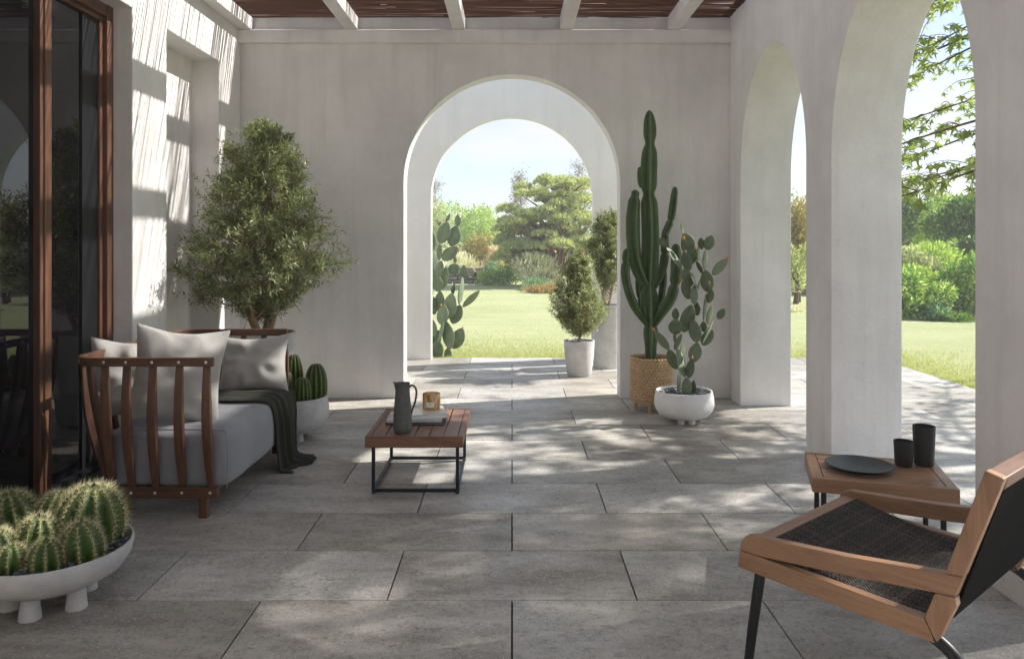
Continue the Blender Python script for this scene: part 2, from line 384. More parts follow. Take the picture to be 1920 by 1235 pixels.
def olive(name, base, ztop, zc0, prof, label, ntw, lsize, trunk_r, stems, seed, group=None, per=13, xclip=None, yclip=None):
    """prof: list of (height fraction, crown radius); base on the soil"""
    global rng; rng = np.random.default_rng(seed); random.seed(seed)
    org = (base.x, base.y, 0)
    hf = [p[0] for p in prof]; rr = [p[1] for p in prof]; Hc = ztop - zc0
    bulge = [(rng.uniform(0, 6.28), rng.uniform(0, 1), rng.uniform(.12, .32)) for _ in range(44)]
    def surf(a, t):
        r = np.interp(t, hf, rr)
        g = np.ones_like(r) * .74
        for ba, bt, bs in bulge: g += .30 * np.exp(-((np.angle(np.exp(1j * (a - ba))) / .42) ** 2 + ((t - bt) / .085) ** 2)) * (bs / .25)
        return r * np.minimum(g, 1.15)
    t = rng.uniform(0, 1, ntw * 3); keep = rng.uniform(0, max(rr), ntw * 3) < np.interp(t, hf, rr); t = t[keep][:ntw]
    n = len(t); a = rng.uniform(0, 2 * math.pi, n); q = rng.uniform(0, 1, n) ** .42; q[: n // 7] = rng.uniform(.98, 1.22, n // 7); r = surf(a, t) * q
    tips = np.stack([base.x + r * np.cos(a), base.y + r * np.sin(a), zc0 + Hc * t + rng.normal(0, .02, n)], 1)
    nc = max(40, n // 13); cen = tips[rng.integers(0, n, nc)]; near = np.concatenate([((tips[i:i + 500, None] - cen[None]) ** 2).sum(2).argmin(1) for i in range(0, n, 500)])
    pull = rng.uniform(.25, .6, n)[:, None]; pull[: n // 7] *= .2; tips = tips * (1 - pull) + cen[near] * pull
    if xclip is not None: tips[:, 0] = np.maximum(tips[:, 0], xclip + rng.uniform(0, .12, n))
    if yclip is not None: tips[:, 1] = np.minimum(tips[:, 1], yclip - rng.uniform(0, .12, n))
    o_ = np.stack([np.cos(a) * (.4 + q), np.sin(a) * (.4 + q), .15 + .5 * t], 1)
    pos, d, nr, Ln, Wd, tb, ax = twig_cloud(tips, o_, per, lsize * 3.2, lsize, lsize * .25, .25)
    root = thing(name, org, label, 'potted tree', group=group)
    crown_obj('crown', [leaf_mesh(pos, d, nr, Ln, Wd, .12)], M_olive, root, org)
    # limbs: stems fork towards cluster points inside the crown, twigs join the nearest
    mb = MB(); nodes = []
    for s_ in range(stems):
        aa = s_ * 2 * math.pi / stems + random.uniform(-.5, .5) ; sp = random.uniform(.25, .5) * max(rr) if stems > 1 else .02
        p0 = base + Vector((0, 0, -.03)); p1 = base + Vector((math.cos(aa) * sp * .45, math.sin(aa) * sp * .45, (zc0 - base.z) * random.uniform(.55, .8)))
        p2 = Vector((base.x + math.cos(aa) * sp, base.y + math.sin(aa) * sp, zc0 + Hc * random.uniform(.22, .4)))
        p3 = Vector((base.x + math.cos(aa) * sp * .6, base.y + math.sin(aa) * sp * .6, zc0 + Hc * random.uniform(.6, .85)))
        path = spline([p0, p1, p2, p3], 7); rad = [trunk_r * (1 - .8 * i / (len(path) - 1)) for i in range(len(path))]
        mb.tube(path, rad, 8); nodes += [(path[i], rad[i]) for i in range(5, len(path), 2)]
    trunk = mb.build('trunk', M_olbark, root, org, smooth=True)
    mb = MB()
    for _ in range(46):
        p, r0 = random.choice(nodes); tt = min(1, max(0.02, (p.z - zc0) / Hc + random.uniform(0, .25))); aa = random.uniform(0, 6.28)
        rad_ = float(np.interp(tt, hf, rr)) * random.uniform(.5, .85)
        e = Vector((base.x + rad_ * math.cos(aa), base.y + rad_ * math.sin(aa), zc0 + Hc * tt))
        if xclip is not None: e.x = max(e.x, xclip + .1)
        m_ = (p + e) / 2 + Vector((random.uniform(-.06, .06), random.uniform(-.06, .06), random.uniform(-.07, .03)))
        path = spline([p, m_, e], 5); mb.tube(path, [max(.003, r0 * .55 * (1 - i / len(path))) for i in range(len(path))], 5)
        nodes.append((m_, r0 * .4))
    for i in range(0, n, 3):
        p = Vector(tb[i]); mb.tube([p - Vector(ax[i]) * lsize * 1.5, p, Vector(tips[i])], [.0028, .0022, .0012], 3, cap=False)
    mb.build('branches', M_olbark, root, org, smooth=True)['kind'] = 'stuff'
    return root, org
def gravel(parent, org, c, rad, z, n, size, mat, name='gravel', parts=False, dome=0):
    ico = bmesh.new(); bmesh.ops.create_icosphere(ico, subdivisions=1, radius=1)
    base = []
    for k in range(6):
        base.append(([Vector((v.co.x * random.uniform(.7, 1.15), v.co.y * random.uniform(.7, 1.15), v.co.z * random.uniform(.5, .9))) for v in ico.verts], [[v.index for v in f_.verts] for f_ in ico.faces]))
    ico.free(); mbs = MB(); meshes = []
    if parts:
        for V, Fc in base: me = bpy.data.meshes.new('pebble'); me.from_pydata(V, [], Fc); me.materials.append(mat); meshes.append(me)
    for _ in range(n):
        a = random.uniform(0, 6.28); r = rad * math.sqrt(random.random()); s_ = size * random.uniform(.6, 1.25)
        p = Vector((c[0] + r * math.cos(a), c[1] + r * math.sin(a), z + random.uniform(-.3, .35) * size + dome * (1 - (r / rad) ** 2)))
        M_ = Matrix.Rotation(random.uniform(0, 6.28), 4, 'Z') @ Matrix.Rotation(random.uniform(-.6, .6), 4, 'X')
        if parts:
            o = link(name, random.choice(meshes), None, parent); o.matrix_local = Matrix.Translation(p - Vector(org)) @ M_ @ Matrix.Scale(s_, 4)
        else:
            V, Fc = random.choice(base); mbs.add([M_ @ (v * s_) + p for v in V], Fc)
    if not parts: mbs.build(name, mat, parent, org)['kind'] = 'stuff'

# ------------------------------------------------------------------ potted olive trees
OZ = 6.12; OB = Vector((PX(492, OZ), OZ, .70))
rt, og = olive('olive_tree', OB, PZ(228, OZ), PZ(584, OZ), [(q, v * .93 * OZ / F) for q, v in ((0, 50), (.1, 112), (.25, 146), (.4, 140), (.5, 128), (.6, 115), (.75, 98), (.87, 86), (.95, 68), (1, 34))],
      'large bushy olive tree growing behind the wooden sofa', 2400, .050, .030, 4, 3, 'potted olive trees', 14, xclip=-2.66, yclip=7.0)
MB().lathe([(.17, 0), (.20, .03), (.235, .35), (.25, .68), (.253, .72), (.238, .72), (.232, .68), (.232, .66)], 40, (OB.x, OB.y, 0)).build('pot', M_conc, rt, og, smooth='auto')
gravel(rt, og, (OB.x, OB.y), .23, .672, 240, .016, M_pebble)
Z1 = 8.33; B1 = Vector((PX(1086, Z1), Z1, .355))
rt, og = olive('olive_tree', B1, PZ(468, Z1), PZ(622, Z1), [(0, .08), (.1, .27), (.28, .36), (.45, .30), (.62, .23), (.8, .2), (.93, .12), (1, .03)],
      'small olive tree in a short round pale pot in the garden passage', 1500, .040, .017, 1, 5, 'potted olive trees', 13)
MB().lathe([(.118, 0), (.130, .015), (.155, .2), (.165, .37), (.166, .376), (.152, .376), (.149, .36), (.149, .35)], 40, (B1.x, B1.y, 0)).build('pot', M_conc, rt, og, smooth='auto')
gravel(rt, og, (B1.x, B1.y), .148, .355, 200, .011, M_pebble)
Z2 = 8.87; B2 = Vector((PX(1139, Z2), Z2, .70))
rt, og = olive('olive_tree', B2, PZ(385, Z2), PZ(535, Z2), [(0, .08), (.12, .2), (.35, .27), (.55, .25), (.75, .2), (.92, .12), (1, .03)],
      'olive tree in a tall narrow pale pot against the garden arch', 1300, .040, .018, 2, 9, 'potted olive trees', 13, yclip=9.4)
MB().lathe([(.15, 0), (.158, .02), (.182, .3), (.196, .70), (.198, .715), (.183, .715), (.18, .70), (.18, .69)], 40, (B2.x, B2.y, 0)).build('pot', M_conc, rt, og, smooth='auto')
gravel(rt, og, (B2.x, B2.y), .178, .70, 200, .011, M_pebble)

# ------------------------------------------------------------------ columnar cactus in the bead pot
def green_mat(name, a, b, crest, rough=.5):
    m = NM(name); v = m.coord(rnd=3); n1 = m.noise(v, 9, 6, .6); at = m.n('ShaderNodeAttribute'); at.attribute_name = 'crest'
    c = m.ramp(n1, [(.3, a), (.7, b)]); c = m.mix(c, crest, at.outputs['Fac']); m.set(c, rough, spec=.35); m.bump(m.noise(v, 40, 4, .6), .15, .004); return m.m
M_col = green_mat('column_cactus_skin', (.055, .098, .040), (.10, .15, .062), (.18, .24, .13))
M_spine = simple('pale_spine', (.62, .58, .34), .6, .2, 30, bump=0)
def ribbed(path, rad, nr=4, deep=.52, sharp=2.2, n=40, rot=0.0, front=None):
    """swept star section; returns verts, faces, crest weights, crest lines"""
    V, Fc, Cw = [], [], []; crest = [[] for _ in range(nr)]
    pts = [Vector(p) for p in path]
    T = [(pts[min(i + 1, len(pts) - 1)] - pts[max(i - 1, 0)]).normalized() for i in range(len(pts))]
    for p, t, r in zip(pts, T, rad):
        fr = Vector((0, -1, 0)) if front is None else front
        u = (fr - t * fr.dot(t)).normalized(); v = t.cross(u)
        for k in range(n):
            a = 2 * math.pi * k / n; c = abs(math.cos(nr * (a) / 2)); q = r * ((1 - deep) + deep * c ** sharp)
            V.append(p + (u * math.cos(a + rot) + v * math.sin(a + rot)) * q); Cw.append(max(0, (c - .965) / .035) * .8)
        for k in range(nr):
            a = 2 * math.pi * k / nr + rot; dv = u * math.cos(a) + v * math.sin(a); crest[k].append((p + dv * r, dv, t))
    m = len(pts)
    for i in range(m - 1):
        for k in range(n): Fc.append((i * n + k, i * n + (k + 1) % n, (i + 1) * n + (k + 1) % n, (i + 1) * n + k))
    Fc.append(tuple(reversed(range(n)))); Fc.append(tuple((m - 1) * n + k for k in range(n)))
    return V, Fc, Cw, crest
def ribbed_obj(name, mat, parent, org, *a, **k):
    V, Fc, Cw, crest = ribbed(*a, **k); o = MB().add(V, Fc).build(name, mat, parent, org, smooth=True)
    at = o.data.attributes.new('crest', 'FLOAT', 'POINT'); at.data.foreach_set('value', Cw); return o, crest
CZ = 6.62; CXc = PX(1221, CZ); org = (CXc, CZ, 0)
cc = thing('column_cactus', org, 'tall branching column cactus in a pot covered with wooden beads', 'potted cactus')
def cpath(px, dz, m=10): return spline([P(x, y_, CZ + d) for (x, y_), d in zip(px, dz)], m)
def prof_seg(n, widths, cons, tip=.18):
    """radius along a stem from piecewise widths, pinched at the joints, rounded at the tip"""
    o_ = []
    for i in range(n):
        t = i / (n - 1); r = np.interp(t, [q[0] for q in widths], [q[1] for q in widths])
        for c in cons: r *= 1 - .34 * math.exp(-((t - c) / .022) ** 2)
        if t > 1 - tip * .35: r *= math.sqrt(max(.02, 1 - ((t - (1 - tip * .35)) / (tip * .35)) ** 2))
        o_.append(float(r))
    return o_
px2m = CZ / F
path = [P(1219, 690, CZ).lerp(P(1217, 207, CZ), i / 119) for i in range(120)]
crests = []
hh = 690 - 207
rad = prof_seg(120, [(0, 9 * px2m), (.08, 11 * px2m), (.17, 16 * px2m), (.25, 17 * px2m), (.5, 16.5 * px2m), (.66, 16 * px2m), (.8, 15.5 * px2m), (.9, 12.5 * px2m), (1, 11 * px2m)],
              [(690 - 606) / hh, (690 - 537) / hh, (690 - 364) / hh, (690 - 269) / hh], .2)
for i in range(120): path[i].x += .006 * math.sin(i * .13)
o, c_ = ribbed_obj('stem', M_col, cc, org, path, rad, 4, .60, 1.6, 48); crests += c_
arms = [([(1216, 540), (1202, 517), (1191, 485), (1187, 445), (1187, 400), (1192, 356)], [0, -.02, -.05, -.06, -.05, -.03], 14, [.93], 4, .35),
        ([(1213, 608), (1193, 580), (1180, 550), (1173, 520), (1173, 496), (1175, 466)], [0, -.03, -.06, -.08, -.08, -.07], 9.5, [.83], 4, .5),
        ([(1212, 600), (1204, 572), (1199, 545), (1197, 512)], [0, .05, .09, .1], 7, [.5], 4, .2),
        ([(1226, 540), (1240, 512), (1246, 480), (1247, 434)], [0, .03, .05, .05], 9, [.7], 4, .4),
        ([(1244, 470), (1247, 440), (1257, 414), (1262, 385), (1266, 350)], [.06, .08, .10, .1, .09], 8.5, [.5], 4, .5),
        ([(1226, 610), (1243, 583), (1259, 556), (1267, 520), (1268, 490), (1267, 457)], [0, -.03, -.05, -.04, -.03, -.02], 12, [.52], 4, .45),
        ([(1230, 575), (1239, 560), (1243, 535), (1245, 508)], [.02, .07, .09, .09], 7, [], 4, .3)]
for px_, dz, r_, cons, nr, rot in arms:
    path = cpath(px_, dz); n = len(path); rad = prof_seg(n, [(0, r_ * .55 * px2m), (.25, r_ * px2m), (.75, r_ * 1.05 * px2m), (1, r_ * .8 * px2m)], cons, .3)
    o, c_ = ribbed_obj('arm', M_col, cc, org, path, rad, nr, .58, 1.6, 36, rot); crests += c_
path = cpath([(1203, 352), (1201, 340), (1200, 325), (1201, 313)], [0, 0, 0, 0], 5); o, c_ = ribbed_obj('arm', M_col, cc, org, path, prof_seg(len(path), [(0, 4 * px2m), (.3, 7 * px2m), (1, 6 * px2m)], [], .6), 4, .5, 1.6, 24, .5); crests += c_
mb = MB()
for line in crests:
    for i in range(2, len(line) - 1, 2 if len(line) < 80 else 1):
        p, dv, t = line[i]; s_ = .0035
        mb.add([p + dv * s_ * 1.6, p + t * s_, p + dv.cross(t) * s_, p - t * s_, p - dv.cross(t) * s_], [(0, 1, 2), (0, 2, 3), (0, 3, 4), (0, 4, 1)])
mb.build('areoles', simple('areole', (.35, .34, .25), .9, .2), cc, org)['kind'] = 'stuff'
PR = .172
MB().lathe([(.10, .085), (.168, .085), (.168, .44), (.155, .44), (.155, .42), (.02, .42)], 40, (CXc, CZ, 0)).build('pot_shell', M_beadleg, cc, org, smooth='auto')
gravel(cc, org, (CXc, CZ), .15, .42, 160, .012, M_soil)
MB().lathe([(.02, .075), (.165, .075), (.172, .082), (.172, .10), (.02, .10)], 40, (CXc, CZ, 0)).build('pot_base', M_beadleg, cc, org, smooth='auto')
bd = bmesh.new(); bmesh.ops.create_uvsphere(bd, u_segments=10, v_segments=7, radius=.0148); bV = [v.co.copy() for v in bd.verts]; bF = [[v.index for v in f_.verts] for f_ in bd.faces]; bd.free()
mb = MB(); nb = 38
for row in range(14):
    for k in range(nb):
        a = 2 * math.pi * (k + .5 * (row % 2)) / nb; p = Vector((CXc + PR * math.cos(a), CZ + PR * math.sin(a), .117 + row * .0252)); mb.add([v + p for v in bV], bF)
mb.build('beads', M_bead, cc, org, smooth=True)['kind'] = 'stuff'
for k in range(4):
    a = R(-105 + 90 * k); MB().lathe([(.016, 0), (.019, .08)], 14, (CXc + .13 * math.cos(a), CZ + .13 * math.sin(a), 0)).build('leg', M_beadleg, cc, org, smooth='auto')

# ------------------------------------------------------------------ prickly pears
def pad_mesh(seed):
    r = random.Random(seed); V = []; Fc = []; nu, nv = 20, 10
    for i in range(nu + 1):
        t = i / nu; z = t; wd = (math.sin(math.pi * min(1, t) ** .82) ** .72) * .5 if 0 < t < 1 else 0; wd *= (.82 + .22 * t)
        for k in range(nv * 2):
            a = math.pi * k / nv; V.append(Vector((wd * math.cos(a), wd * .17 * math.sin(a) * (1 - .1 * t) + .05 * math.sin(2.5 * t + seed) * wd, z)))
    n = nv * 2
    for i in range(nu):
        for k in range(n): Fc.append((i * n + k, i * n + (k + 1) % n, (i + 1) * n + (k + 1) % n, (i + 1) * n + k))
    nbase = len(V)
    for s_ in (-1, 1):
        for q in range(11):
            t = .18 + .72 * ((q * .618) % 1); x = r.uniform(-.32, .32) * math.sin(math.pi * t); wd = max(.05, math.sin(math.pi * t ** .82) ** .72 * .5)
            if abs(x) > wd * .8: continue
            y_ = s_ * wd * .17 * math.sqrt(1 - (x / wd) ** 2); e = .022; b = len(V)
            V += [Vector((x, y_ * .98 + s_ * .03, t)), Vector((x - e, y_ * .97, t)), Vector((x, y_ * .97, t + e)), Vector((x + e, y_ * .97, t)), Vector((x, y_ * .97, t - e))]
            Fc += [(b, b + 1, b + 2), (b, b + 2, b + 3), (b, b + 3, b + 4), (b, b + 4, b + 1)]
    me = bpy.data.meshes.new('pad'); me.from_pydata(V, [], Fc)
    bm = bmesh.new(); bm.from_mesh(me); bmesh.ops.remove_doubles(bm, verts=bm.verts[:], dist=1e-5); bmesh.ops.recalc_face_normals(bm, faces=bm.faces[:]); bm.to_mesh(me); bm.free()
    me.polygons.foreach_set('use_smooth', [True] * len(me.polygons)); return me
def pad_mat(name, a, b):
    m = NM(name); inf = m.n('ShaderNodeObjectInfo'); v = m.coord(rnd=11); n1 = m.noise(v, 3.2, 6, .65)
    c = m.ramp(n1, [(.28, a), (.72, b)]); c = m.mix(c, (.26, .31, .22), m.ramp(inf.outputs['Random'], [(.45, G3(0)), (1, G3(.45))]))
    c = m.mix(c, (.20, .17, .09), m.ramp(m.noise(v, 7, 5, .7), [(.6, G3(0)), (.75, G3(.5))]))
    m.set(c, .6, spec=.3); m.bump(m.noise(v, 20, 5, .6), .15, .02); return m.m
M_pad = pad_mat('prickly_pear_skin', (.075, .112, .062), (.175, .22, .13))
M_padw = pad_mat('prickly_pear_skin_garden', (.10, .145, .09), (.21, .26, .17))
M_bud = simple('orange_bud', (.72, .30, .055), .6, .2, 40)
pads_v = [pad_mesh(s_) for s_ in range(4)]
bd = bmesh.new(); bmesh.ops.create_uvsphere(bd, u_segments=8, v_segments=7, radius=1)
for v in bd.verts: v.co = Vector((v.co.x * .5 * (1.15 if v.co.z < 0 else .9), v.co.y * .5, v.co.z * .8))
bud_me = bpy.data.meshes.new('bud'); bd.to_mesh(bud_me); bd.free(); bud_me.materials.append(M_bud); bud_me.polygons.foreach_set('use_smooth', [True] * len(bud_me.polygons))
def prickly(root, org, Z, o0, sc, pads, buds, mat, depth, seed):
    r = random.Random(seed); cop = []
    for me in pads_v: q = me.copy(); q.materials.append(mat); cop.append(q)
    for i, (x, y_, ln, wd, an, dz) in enumerate(pads):
        zz = Z + dz * depth; s_ = zz / F / sc; c = P(o0[0] + x / sc, o0[1] + y_ / sc, zz); ln_, wd_ = ln * s_, wd * s_
        full = max(wd_, ln_ * .56); edge = min(1, wd_ / full); yaw = math.acos(max(.18, edge)) * r.choice((-1, 1)) * .93
        M_ = Matrix.Rotation(R(an), 4, 'Y') @ Matrix.Rotation(r.uniform(-.22, .22), 4, 'X') @ Matrix.Rotation(yaw, 4, 'Z') @ Matrix.Diagonal((full * 1.06, full * 1.06, ln_ * 1.04, 1)) @ Matrix.Translation((0, 0, -.5))
        o = link('pad', r.choice(cop), None, root); o.matrix_local = Matrix.Translation(c - Vector(org)) @ M_
    for x, y_, an, dz in buds:
        zz = Z + dz * depth; c = P(o0[0] + x / sc, o0[1] + y_ / sc, zz)
        o = link('flower_bud', bud_me, None, root); o.matrix_local = Matrix.Translation(c - Vector(org)) @ Matrix.Rotation(R(an), 4, 'Y') @ Matrix.Scale(.0185, 4)
z3 = lambda x, y_, *k: ((1160 + x / 5.88 - 1150) * 5.613, (600 + y_ / 5.88 - 420) * 5.613, *[q * 5.613 / 5.88 for q in k])
def A3(x, y_, l, w_, an, dz): a = z3(x, y_, l, w_); return (*a, an, dz)
PPZ = 6.20; ppx = PX(1282.5, PPZ); org = (ppx, PPZ, 0)
pp = thing('prickly_pear', org, 'prickly pear cactus with orange buds in a low white bowl', 'potted cactus')
PADS = [A3(750, 740, 215, 118, 0, -.3), A3(668, 690, 275, 60, 5, .2), A3(822, 745, 160, 50, 4, .3), A3(595, 430, 230, 115, -20, .1), A3(690, 470, 335, 112, -18, -.5), A3(705, 330, 175, 68, 5, .5),
        A3(655, 240, 200, 75, 20, -.2), A3(475, 220, 255, 78, -35, 0), A3(790, 530, 225, 65, 10, -.6), A3(845, 355, 228, 152, 15, .1), A3(840, 120, 255, 128, -10, -.2), A3(985, 130, 290, 48, 30, -.2), A3(980, 190, 205, 132, 30, .6),
        (655, 1080, 165, 158, 0, -.5), (655, 945, 122, 82, 0, .4), (785, 990, 305, 165, 20, .1), (870, 880, 165, 80, -10, .7), (1135, 945, 128, 88, 30, .2), (950, 1080, 110, 85, 0, .4), (1015, 950, 205, 80, 15, .5), (965, 870, 305, 52, 3, 0),
        (1020, 760, 145, 74, 15, -.2), (1022, 668, 66, 48, 0, -.3), (985, 600, 232, 148, -5, .1), (1125, 450, 235, 115, 45, .1), (965, 380, 224, 76, 0, 0), (1010, 195, 168, 118, 25, -.1), (925, 205, 124, 80, -10, .2),
        (765, 690, 205, 94, -15, .1), (850, 750, 205, 98, 0, -.2), (778, 565, 205, 142, -20, 0), (845, 590, 190, 44, -25, -.3), (770, 390, 215, 92, -15, -.4), (820, 340, 195, 142, 15, .1), (640, 355, 275, 74, -40, -.2), (525, 195, 134, 92, -50, -.1),
        (785, 190, 205, 152, -25, .4), (740, 222, 130, 48, 0, -.1), (725, 55, 132, 38, -15, .3), (895, 310, 155, 64, 0, .7), (905, 455, 150, 24, -25, .4), (900, 640, 120, 22, 12, .5), (645, 1190, 110, 22, 0, .2)]
BUDS = [(*z3(385, 100), -35, 0), (*z3(810, 412), 5, -.6), (1010, 618, 0, -.75), (1205, 355, 35, .1), (740, 145, 0, -.2), (860, 245, 20, -.1), (720, 590, -20, -.1)]
prickly(pp, org, PPZ, (1150, 420), 5.613, PADS, BUDS, M_pad, .11, 4)
MB().lathe([(.0, .03), (.12, .03), (.19, .055), (.222, .095), (.236, .14), (.232, .19), (.222, .238), (.220, .248), (.211, .248), (.207, .235), (.207, .225), (0, .225)], 56, (ppx, PPZ, 0)).build('bowl', M_white, pp, org, smooth='auto')
for k in range(4):
    a = R(-115 + 50 * (k % 2) + 180 * (k // 2)); MB().lathe([(.026, 0), (.028, .05)], 14, (ppx + .10 * math.cos(a), PPZ + .10 * math.sin(a), 0)).build('foot', M_white, pp, org, smooth='auto')
gravel(pp, org, (ppx, PPZ), .205, .228, 520, .009, M_pebble)
GZ = 9.86; gx = PX(835, GZ); org = (gx, GZ, -.045)
gp = thing('prickly_pear', org, 'prickly pear cactus growing beside the lawn just outside the garden arch', 'cactus')
G_ = [(85, 1090, 155, 95, 0, 0), (165, 1125, 100, 64, 0, .2), (165, 980, 215, 102, -10, -.3), (240, 1005, 175, 112, 25, 0), (125, 825, 152, 97, 10, -.5), (180, 755, 205, 112, 10, 0), (230, 820, 155, 100, 25, .3), (345, 697, 185, 48, 45, 0), (265, 640, 215, 20, 7, .2), (287, 488, 98, 57, 0, .2),
      (202, 615, 104, 28, 0, 0), (100, 720, 160, 85, 5, .4), (87, 585, 122, 82, 0, -.3), (135, 540, 175, 74, 12, .1), (100, 470, 134, 68, 10, -.2), (210, 470, 95, 88, 50, .3), (220, 402, 52, 28, 0, .3), (180, 350, 155, 97, 50, -.1), (97, 340, 134, 46, 0, .1), (133, 190, 175, 106, 20, -.2), (212, 215, 162, 112, 15, .1), (240, 97, 92, 52, 0, .1), (165, 75, 75, 28, 25, .2),
      (55, 410, 155, 74, 0, .4), (52, 540, 170, 80, -10, .5), (40, 740, 170, 80, -15, .2), (45, 920, 150, 70, -10, 0), (110, 950, 190, 24, 15, -.5), (70, 1010, 150, 90, 20, .5), (95, 110, 60, 30, -15, .2), (20, 250, 190, 110, 0, .3), (0, 640, 190, 110, 0, .3), (10, 1080, 190, 110, 0, .3)]
GB = [(280, 918, 20, 0), (112, 748, 0, -.6), (222, 375, 0, .3), (240, 42, 0, .1), (106, 105, 0, .1)]
prickly(gp, org, GZ, (800, 390), 4.117, G_, GB, M_padw, .2, 8)

# ------------------------------------------------------------------ barrel cacti
M_barrel = green_mat('barrel_skin', (.022, .055, .010), (.055, .105, .018), (.17, .20, .06), .45)
M_areole = simple('brown_areole', (.16, .085, .05), .9, .3)
def barrel(parent, org, c, r, h, nr, seed, spine=.028, tilt=(0, 0), per=9, rows=11):
    rr = random.Random(seed); n = nr * 6; m = 22; V = []; Fc = []; Cw = []; rot = rr.random() * 6
    Mt = Matrix.Rotation(tilt[0], 3, 'X') @ Matrix.Rotation(tilt[1], 3, 'Y'); c = Vector(c)
    def pf(t):                                             # t 0 base .. 1 top
        a = -.62 + t * (math.pi / 2 + .62); return r * math.cos(a) ** .9 if t < 1 else 0.0, h * (math.sin(a) + math.sin(.62)) / (1 + math.sin(.62))
    def pt(t, th, k):
        q, z = pf(t); q = max(q, 0) * k; z -= .10 * h * max(0, (t - .8) / .2) ** 2; return Mt @ Vector((q * math.cos(th + rot), q * math.sin(th + rot), z)) + c
    for i in range(m + 1):
        t = min(i / m, .985)
        for k in range(n):
            th = 2 * math.pi * k / n; cc_ = abs(math.cos(nr * th / 2)); V.append(pt(t, th, .72 + .28 * cc_ ** 1.2)); Cw.append(max(0, (cc_ - .86) / .14) ** 1.5 * .8)
    for i in range(m):
        for k in range(n): Fc.append((i * n + k, i * n + (k + 1) % n, (i + 1) * n + (k + 1) % n, (i + 1) * n + k))
    Fc.append(tuple(m * n + k for k in range(n)))
    o = MB().add(V, Fc).build('barrel_cactus', M_barrel, parent, org, smooth=True)
    at = o.data.attributes.new('crest', 'FLOAT', 'POINT'); at.data.foreach_set('value', Cw)
    sv = []; sf = []; av = MB()
    for k in range(nr):
        th = 2 * math.pi * k / nr
        for i in range(rows):
            t = .1 + .87 * (i + .5 * (k % 2)) / rows
            p = pt(t, th, 1.0); q = pt(min(t + .03, .99), th, 1.0); tg = (q - p).normalized(); ou = Mt @ Vector((math.cos(th + rot), math.sin(th + rot), 0)); nn = (ou - tg * ou.dot(tg)).normalized(); sd_ = nn.cross(tg)
            e = spine * .11; av.add([p + nn * e * 1.2, p + tg * e * 1.7, p + sd_ * e, p - tg * e * 1.7, p - sd_ * e], [(0, 1, 2), (0, 2, 3), (0, 3, 4), (0, 4, 1)])
            for j in range(per):
                a = 2 * math.pi * j / per + rr.random(); lay = rr.uniform(.35, 1.3); d = (nn * (1.0 if j else 1.6) + (tg * math.cos(a) + sd_ * math.sin(a)) * lay * (1 if j else .2)).normalized()
                l_ = spine * rr.uniform(.6, 1.25); e2 = spine * .022; s1 = d.orthogonal().normalized() * e2; s2 = d.cross(s1); b = len(sv)
                sv += [p + s1, p - s1 * .5 + s2 * .87, p - s1 * .5 - s2 * .87, p + d * l_]; sf += [(b, b + 1, b + 3), (b + 1, b + 2, b + 3), (b + 2, b, b + 3)]
    me = fast('spines', np.array(sv) - np.array(org), np.array(sf)); so_ = link('spines', me, M_spine, o); so_['kind'] = 'stuff'
    av.build('areoles', M_areole, o, org)['kind'] = 'stuff'
    return o
bx, bz = -1.835, 3.09; org = (bx, bz, 0)
bp = thing('cactus_bowl', org, 'wide grey footed bowl of spiny barrel cacti in the foreground', 'potted cactus')
MB().lathe([(r_ * .93, z * .9) for r_, z in ((0, .085), (.12, .087), (.22, .105), (.28, .14), (.313, .19), (.325, .246), (.324, .252), (.314, .252), (.305, .225), (.295, .205), (0, .205))], 72, (bx, bz, 0)).build('bowl', M_conc, bp, org, smooth='auto')
for k in range(5):
    a = R(-88 + 67 * k if k < 2 else -88 + 67 + 75 * (k - 1)); MB().lathe([(.040, 0), (.040, .004), (.031, .085), (.031, .10)], 24, (bx + .140 * math.cos(a), bz + .140 * math.sin(a), 0)).build('foot', M_conc, bp, org, smooth='auto')
MB().lathe([(0, .18), (.277, .18), (.277, .192), (0, .20)], 40, (bx, bz, 0)).build('soil', M_soil, bp, org, smooth=True)
gravel(bp, org, (bx, bz), .275, .205, 290, .0155, M_pebble, 'pebble', True)
BC = [(172, 3.26, 56, .225), (163, 3.075, 35, .150), (92, 2.985, 28, .115), (32, 2.975, 23, .10), (76, 3.13, 36, .15), (2, 3.05, 32, .13), (104, 3.37, 34, .165), (28, 3.33, 44, .18), (-40, 3.2, 46, .18)]
for i, (x, zz, rp_, h_) in enumerate(BC):
    s_ = zz / F; barrel(bp, org, (PX(x, zz) * .985, zz - .065, .193), rp_ * s_ * 1.02, h_ * 1.03, (12, 9, 9, 8, 11, 10, 12, 13, 11)[i], 40 + i, (.042, .032, .027, .024, .032, .032, .032, .036, .036)[i], rows=(13, 10, 9, 8, 10, 10, 10, 10, 10)[i], per=10, tilt=(random.uniform(-.12, .12), random.uniform(-.12, .12)))
sx, sz = PX(553, 5.68), 5.68; org = (sx, sz, 0)
bp = thing('cactus_bowl', org, 'round grey pot of barrel cacti tucked behind the far end of the sofa', 'potted cactus')
MB().lathe([(0, .042), (.12, .044), (.19, .07), (.232, .12), (.246, .17), (.243, .22), (.232, .29), (.230, .305), (.220, .305), (.216, .28), (.216, .27), (0, .27)], 56, (sx, sz, 0)).build('pot', M_conc, bp, org, smooth='auto')
for k in range(3):
    a = R(-60 + 120 * k); MB().lathe([(.030, 0), (.028, .06)], 18, (sx + .12 * math.cos(a), sz + .12 * math.sin(a), 0)).build('foot', M_conc, bp, org, smooth='auto')
gravel(bp, org, (sx, sz), .212, .275, 300, .011, M_pebble)
